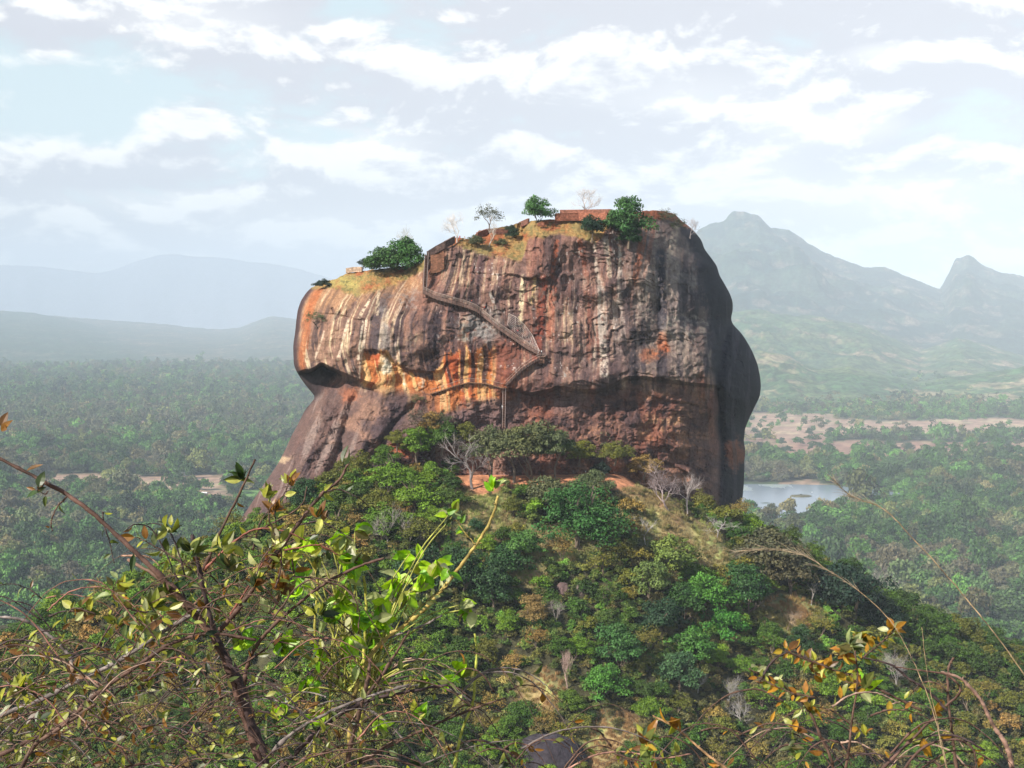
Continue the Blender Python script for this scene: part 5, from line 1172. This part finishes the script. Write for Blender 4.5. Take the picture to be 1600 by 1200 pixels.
# named twigs and sprigs
tw = [([(105, 775), (88, 795), (80, 815), (82, 830)], 1.6, BRB), ([(75, 768), (70, 772), (58, 765)], 1.2, BRB), ([(160, 800), (163, 820), (172, 850), (178, 880)], 1.3, DKB), ([(190, 868), (230, 870), (250, 885)], 1.8, (.34, .2, .14)),
      ([(345, 985), (380, 930), (420, 870), (470, 855), (500, 852), (530, 868)], 2., (.2, .07, .05)), ([(320, 890), (350, 860), (390, 830), (420, 826), (450, 832), (480, 845)], 2., (.22, .08, .06)), ([(470, 820), (500, 815), (530, 830), (552, 845)], 1.4, DKB),
      ([(505, 770), (530, 765), (560, 778), (575, 790)], 1.3, DKB), ([(400, 830), (430, 815), (470, 790), (480, 760)], 1.6, BRB), ([(430, 840), (420, 800), (445, 770), (452, 745)], 1.4, BRB), ([(395, 860), (405, 820), (425, 790)], 1.6, BRB),
      ([(300, 960), (275, 900), (240, 830), (210, 820), (195, 830)], 1.6, DKB), ([(290, 900), (270, 840), (250, 820), (228, 818)], 1.4, DKB), ([(345, 1060), (420, 1010), (470, 960), (520, 965), (560, 1000)], 1.8, REDB), ([(500, 905), (540, 920), (560, 950), (560, 990)], 1.6, BRB),
      ([(410, 905), (450, 900), (500, 905)], 1.8, DKB), ([(300, 1000), (320, 950), (360, 930), (420, 935), (460, 975), (500, 1010)], 1.6, REDB), ([(160, 1100), (220, 1050), (250, 1000), (300, 990), (350, 985)], 1.8, REDB)]
for l, r_, c_ in tw:
    P = A1.twig(l, D+rl.uniform(-.15, .2), r_, r_*.5, c_); A1.leaves(P, D, 5, 22, KA, pr=.55)
# arching tangle
def tangle(S, n, x0, x1, y0, y1, D0, D1, r_, cols, leafp, L, kinds, span=(60, 260)):
    for k in range(n):
        x = rl.uniform(x0, x1); y = rl.uniform(y0, y1)+ (rl.random()**2)*40; a = rl.uniform(*span)*(1 if rl.random() < .5 else -1); h = rl.uniform(.1, .5)*abs(a); dr = rl.uniform(-.2, .55)*abs(a)
        D_ = rl.uniform(D0, D1); l = [(x, y), (x+a*.25, y-h*.75+dr*.15), (x+a*.55, y-h+dr*.45), (x+a*.8, y-h*.7+dr*.8), (x+a, y-h*.1+dr*1.1)]
        if min(q[1] for q in l) < 690+rl.uniform(0, 160)+max(0, (abs(x-330)-150))*.35: continue
        P = S.twig(l, D_, r_*rl.uniform(.6, 1.5), r_*.35, cols[rl.integers(len(cols))]); S.leaves(P, D_, 4, L, kinds, pr=leafp)
tangle(A1, 95, 60, 560, 900, 1180, 2.2, 3.1, 1.05, [REDB, BRB, DKB, (.26, .12, .09)], .20, 21, KA)
tangle(A1, 120, -40, 640, 1040, 1230, 2.1, 3.2, 1.1, [REDB, BRB, DKB, GRB, (.3, .2, .15)], .20, 22, KA)
tangle(A1, 40, -40, 250, 1000, 1200, 2.1, 2.9, 1.3, [REDB, DKB], .5, 26, [('gold', 4), ('rust', 3), ('olive', 2)], (40, 150))
tangle(A1, 34, 430, 830, 1060, 1230, 2.3, 3.1, 1.4, [REDB, BRB, GRB], .25, 24, KA)
# sprigs of small leaves
def sprig(S, line, D_, L, kinds, r_=1.5, col=BRB, every=2, wr=.5):
    P = S.twig(line, D_, r_, r_*.5, col); S.leaves(P, D_, every, L, kinds, spread=1.0, wr=wr); return P
for l in [[(300, 950), (255, 1000), (225, 1010), (200, 1000), (180, 985)], [(240, 960), (200, 950), (175, 930), (185, 905)], [(330, 960), (290, 940), (250, 945), (215, 965)], [(300, 890), (270, 870), (235, 850), (215, 840)], [(360, 930), (330, 900), (300, 880), (265, 875)],
          [(250, 1010), (230, 980), (205, 960)], [(430, 920), (440, 880), (436, 840), (428, 800)], [(400, 900), (412, 870), (430, 850)], [(460, 900), (455, 870), (440, 830)], [(60, 1090), (30, 1070), (-10, 1075)], [(150, 960), (120, 950), (110, 955), (140, 948)],
          [(420, 960), (440, 930), (445, 900), (440, 880)], [(340, 870), (365, 845), (400, 835)], [(290, 1040), (250, 1040), (210, 1025)], [(380, 1000), (360, 970), (340, 960)], [(100, 1160), (60, 1110), (20, 1100)], [(200, 1150), (150, 1120), (110, 1110)]]:
    sprig(A1, l, D+rl.uniform(-.15, .2), 29, [('gold', 4), ('rust', 2), ('olive', 3), ('pale', 1)], every=2)
for (x_, y_, n_, L_, kk) in [(378, 748, 9, 36, [('dark', 3), ('gold', 1)]), (62, 768, 4, 30, [('rust', 1), ('dark', 1)]), (430, 800, 9, 30, [('rust', 3), ('dark', 1), ('gold', 2)]), (416, 775, 9, 28, [('olive', 2), ('gold', 2), ('dark', 1)]), (452, 755, 8, 24, [('gold', 2), ('rust', 2)]), (1, 668, 4, 26, [('rust', 1)]),
                     (537, 722, 2, 36, [('dark', 1), ('rust', 1)]), (500, 808, 8, 26, [('rust', 2), ('dark', 2), ('gold', 1)]), (262, 830, 10, 28, [('olive', 2), ('dark', 2), ('gold', 2)]), (300, 862, 14, 36, [('dark', 3), ('olive', 3), ('gold', 2)]), (345, 858, 10, 32, [('gold', 3), ('dark', 2)]), (430, 880, 22, 30, [('rust', 3), ('gold', 2)]),
                     (190, 925, 8, 30, [('gold', 4), ('rust', 1)]), (240, 950, 12, 34, [('gold', 3), ('olive', 2)]), (265, 925, 14, 34, [('olive', 3), ('dark', 2), ('gold', 2)]), (400, 915, 14, 34, [('dark', 3), ('gold', 2), ('rust', 2)]), (230, 980, 14, 36, [('gold', 3), ('pale', 2)]), (180, 975, 8, 30, [('gold', 1), ('olive', 1)]),
                     (360, 890, 10, 32, [('gold', 2), ('olive', 2), ('dark', 1)]), (440, 920, 20, 30, [('rust', 3), ('gold', 1)]), (30, 1080, 12, 34, [('gold', 2), ('olive', 2)]), (120, 1050, 10, 30, [('rust', 2), ('gold', 1)]), (500, 960, 10, 32, [('dark', 2), ('gold', 2)])]:
    A1.rosette(x_, y_, D+rl.uniform(-.12, .12), n_, L_, kk)
# thick leaf litter of the tangle
for k in range(330):
    x_ = rl.uniform(-20, 620)*1.0; y_ = 1010+rl.random()*190 if rl.random() < .75 else 900+rl.random()*120
    if y_ < 1000 and not (180 < x_ < 520): continue
    D_ = rl.uniform(2.2, 3.1); p = at(x_, y_, D_)-A1.o; leaf(A1.lf, p, rl.normal(0, 1, 3)+[0, 0, .2], rl.uniform(12, 27)*D_/F, ['gold', 'olive', 'rust', 'dark', 'pale'][rl.choice(5, p=[.3, .27, .15, .18, .1])])
A1.done()
# --- bright green leafy shrub
A2 = Shrub('leafy_shrub', 'shrub with bright green leaves and a yellow stem reaching up right in the foreground', (-.35, 2.65, -1.78)); D = 2.75
KG = [('green', 7), ('olive', 1), ('pale', 1.2), ('gold', .8)]
g1 = A2.main([(778, 775), (772, 800), (755, 835), (730, 870), (700, 910), (670, 945), (635, 975), (600, 1000), (570, 1040), (550, 1110), (540, 1260)], D, 2.2, 5, YLB)
g2 = A2.main([(510, 1240), (515, 1120), (520, 1000), (530, 900), (540, 850)], D+.1, 3, 1.6, (.30, .30, .06))
g3 = A2.main([(560, 1240), (566, 1100), (570, 1000), (572, 940), (568, 900)], D+.05, 4, 2.4, (.34, .32, .06))
g4 = A2.main([(490, 1200), (495, 1080), (492, 980), (495, 900), (470, 860)], D+.15, 3, 1.6, (.34, .30, .06))
g5 = A2.main([(742, 990), (745, 1020), (742, 1060), (738, 1100), (720, 1150), (700, 1250)], D+.1, 1.8, 3, (.32, .34, .06))
g6 = A2.main([(690, 962), (665, 975), (640, 985), (600, 1000)], D+.05, 1.6, 2.4, GRB)
A2.rosette(770, 764, D, 13, 24, [('green', 3), ('pale', 3)], (0, 0, 1), .32)
sprig(A2, [(632, 975), (650, 955), (672, 935), (700, 915)], D-.02, 17, [('pale', 1)], 1.5, YLB, 1)
sprig(A2, [(742, 850), (725, 830), (712, 812)], D, 18, [('dark', 1), ('green', 1)], 1, YLB, 4)
for (x_, y_, n_, L_) in [(540, 838, 7, 44), (555, 830, 5, 40), (515, 845, 6, 46), (530, 865, 8, 40), (470, 850, 8, 42), (455, 865, 7, 44), (552, 880, 8, 36), (640, 865, 7, 38), (655, 878, 6, 36), (685, 880, 8, 38), (700, 890, 5, 36), (660, 895, 8, 34), (620, 905, 9, 38), (640, 925, 10, 38), (600, 940, 8, 40),
                     (590, 970, 12, 36), (540, 900, 10, 40), (500, 870, 8, 36), (530, 940, 12, 44), (555, 960, 12, 42), (510, 970, 12, 42), (575, 1000, 16, 36), (600, 985, 12, 34), (545, 1000, 14, 40), (470, 910, 9, 40), (380, 995, 8, 34), (440, 1000, 10, 36), (372, 1010, 8, 32), (500, 1030, 12, 36), (560, 1040, 12, 36),
                     (715, 1050, 6, 34), (690, 1062, 7, 34), (718, 945, 7, 34), (735, 950, 5, 32), (672, 1068, 6, 30), (452, 1015, 8, 36), (480, 1060, 9, 34), (600, 1060, 10, 34), (700, 805, 4, 28), (712, 800, 3, 26), (430, 1120, 7, 36), (500, 1130, 6, 34), (590, 1130, 7, 34), (655, 1120, 6, 34)]:
    up = rl.normal(0, .6, 3)+np.array([.3, 0, -.1]); A2.rosette(x_, y_, D+rl.uniform(-.12, .15), n_, L_*.9, KG, up, .75, .6)
    q = (x_+rl.normal(0, 6), y_); P = A2.twig([(x_, y_), (x_*.6+555*.4, y_*.6+1010*.4), (555+rl.normal(0, 20), 1080)], D+.08, .9, 1.5, (.30, .30, .07))
A2.done()
# --- right hand shrub
A3 = Shrub('thorny_shrub', 'sparse thorny shrub with golden brown leaves in the lower right foreground', (.85, 2.5, -1.75)); D = 2.6
r1 = A3.main([(1470, 1050), (1500, 1060), (1530, 1090), (1550, 1130), (1570, 1160), (1580, 1190), (1590, 1260)], D, 2.2, 5.5, (.28, .17, .13))
r2 = A3.main([(1490, 1028), (1482, 1045), (1481, 1080), (1486, 1130), (1492, 1180), (1500, 1260)], D+.05, 2, 3.2, BRB)
r3 = A3.main([(1170, 1045), (1200, 1060), (1230, 1075), (1262, 1108), (1282, 1150), (1300, 1190), (1310, 1250)], D, 1.4, 3.4, BRB)
r4 = A3.main([(1230, 1018), (1270, 1035), (1310, 1050), (1340, 1058), (1370, 1075), (1400, 1090), (1440, 1110)], D+.05, 1.5, 2.6, BRB)
r5 = A3.main([(1350, 1028), (1390, 1038), (1420, 1060), (1450, 1080), (1480, 1110)], D-.05, 1.6, 2.8, DKB)
r6 = A3.main([(1335, 1010), (1340, 1060), (1332, 1120), (1325, 1180), (1310, 1250)], D, 1.4, 2.8, BRB)
r7 = A3.main([(1020, 1118), (1060, 1140), (1100, 1175), (1140, 1205), (1180, 1240)], D, 1.8, 2.8, (.34, .2, .1))
r8 = A3.main([(880, 1205), (930, 1180), (980, 1175), (1030, 1185), (1080, 1178)], D+.1, 2, 1.4, (.3, .16, .12))
r9 = A3.main([(1370, 1210), (1420, 1160), (1470, 1110), (1500, 1080), (1480, 1055), (1440, 1048), (1400, 1042)], D, 3, 1.2, REDB)
r10 = A3.main([(1400, 1220), (1440, 1170), (1490, 1155), (1520, 1170), (1525, 1200)], D-.1, 3, 1.6, REDB)
LG['amber'] = [(.36, .18, .02), (.30, .13, .02), (.40, .26, .03)]; KR = [('gold', 3), ('amber', 5), ('olive', 1.5), ('rust', 1)]
A3.leaves(r4[:30], D, 1.5, 24, [('gold', 3), ('rust', 4)], wr=.55); A3.leaves(r3[:26], D, 1.5, 20, [('pale', 3), ('gold', 1)], wr=.5)
for (x_, y_, n_, L_) in [(1330, 1010, 22, 30), (1345, 998, 18, 28), (1322, 1020, 18, 28), (1352, 1012, 14, 28), (1390, 990, 7, 22), (1270, 1045, 6, 26), (1350, 1075, 6, 34), (1440, 1150, 6, 36), (1050, 1125, 5, 34), (1010, 1165, 7, 36), (1015, 1150, 5, 36), (1265, 1110, 5, 34), (1240, 1140, 6, 28), (1460, 1110, 5, 24), (1350, 1145, 4, 24), (1235, 1170, 6, 24)]:
    A3.rosette(x_, y_, D+rl.uniform(-.06, .06), n_, L_, KR if rl.random() < .7 else [('olive', 1), ('pale', 1), ('green', .6)], (.2, 0, .3), .8)
for l in [[(1345, 1030), (1370, 1010), (1392, 990), (1398, 982)], [(1300, 1045), (1260, 1030), (1225, 1016)], [(1275, 1090), (1230, 1080), (1185, 1058)], [(960, 1178), (1010, 1190), (1060, 1178)], [(1360, 1080), (1345, 1070), (1320, 1065)]]:
    sprig(A3, l, D, 22, [('gold', 3), ('amber', 4)], every=1)
tangle(A3, 46, 1180, 1600, 1060, 1230, 2.4, 3.1, 1.3, [REDB, BRB, (.3, .2, .15), DKB], .18, 24, KR, (60, 200))
tangle(A3, 14, 860, 1180, 1130, 1230, 2.4, 3.1, 1.1, [REDB, BRB], .15, 22, KR, (60, 200))
A3.done()
# --- grass stalks with feathery heads
def stalk(line, D_, r_, heads, label):
    P = branch_pts(line, D_); o = P[-1].copy(); t = thing('grass_stalk', label, 'grass', tuple(o)); P = P-o; mb = MB(); knobby(mb, P, r_*.3*D_/F, r_*.6*D_/F, (.33, .24, .14), 5, False); mb.build('stem', M_twig, t, True)
    hb = MB(); n = len(P)
    for k in range(int(n*heads)):
        for q in range(3):
            d = P[k]-P[min(k+4, n-1)]; d = d/(np.linalg.norm(d)+1e-9)+rl.normal(0, .22, 3); L = rl.uniform(10, 36)*D_/F
            hb.tube([P[k], P[k]+d*L*.6, P[k]+d*L+np.array([0, 0, -.12*L])], D_/F*np.array([.32, .25, .1]), 3, (.30, .24, .17))
    if hb.n: hb.build('seed_head', M_twig, t)
stalk([(1305, 752), (1330, 775), (1380, 795), (1430, 845), (1480, 900), (1530, 960), (1580, 1025), (1640, 1120), (1700, 1250)], 2.2, 2.0, .3, 'long straw grass stalk slanting across the right edge before the plain')
stalk([(1150, 862), (1200, 858), (1255, 868), (1300, 895), (1350, 930), (1395, 975), (1430, 1040), (1460, 1120), (1490, 1250)], 2.3, 1.5, .5, 'arched straw grass stalk with feathery head before the black crest tree')
stalk([(1440, 980), (1450, 1060), (1465, 1130), (1480, 1200), (1490, 1270)], 2.5, 1.3, .0, 'thin upright grass stem behind the right hand thorny shrub')

# ------------------------------------------------------------------ haze: one closed box of thin air
bx0, bx1, by0, by1, bz0, bz1 = -8500*G, 8500*G, -400, 20200*G, ZP-40, 980*G
V = [(x, y, z) for z in (bz0, bz1) for y in (by0, by1) for x in (bx0, bx1)]
me = bpy.data.meshes.new('haze'); me.from_pydata(V, [], [(0, 2, 3, 1), (4, 5, 7, 6), (0, 1, 5, 4), (2, 6, 7, 3), (0, 4, 6, 2), (1, 3, 7, 5)])
m = bpy.data.materials.new('haze'); m.use_nodes = True; nt = m.node_tree; nt.nodes.clear(); o_ = nt.nodes.new('ShaderNodeOutputMaterial'); v_ = nt.nodes.new('ShaderNodeVolumePrincipled')
v_.inputs['Color'].default_value = (.74, .85, .99, 1); v_.inputs['Density'].default_value = .46e-4; v_.inputs['Anisotropy'].default_value = -0.3
nt.links.new(v_.outputs[0], o_.inputs['Volume']); me.materials.append(m)
tag(link('haze', me), 'thin blue haze over the plain and mountains', 'haze', kind='stuff')
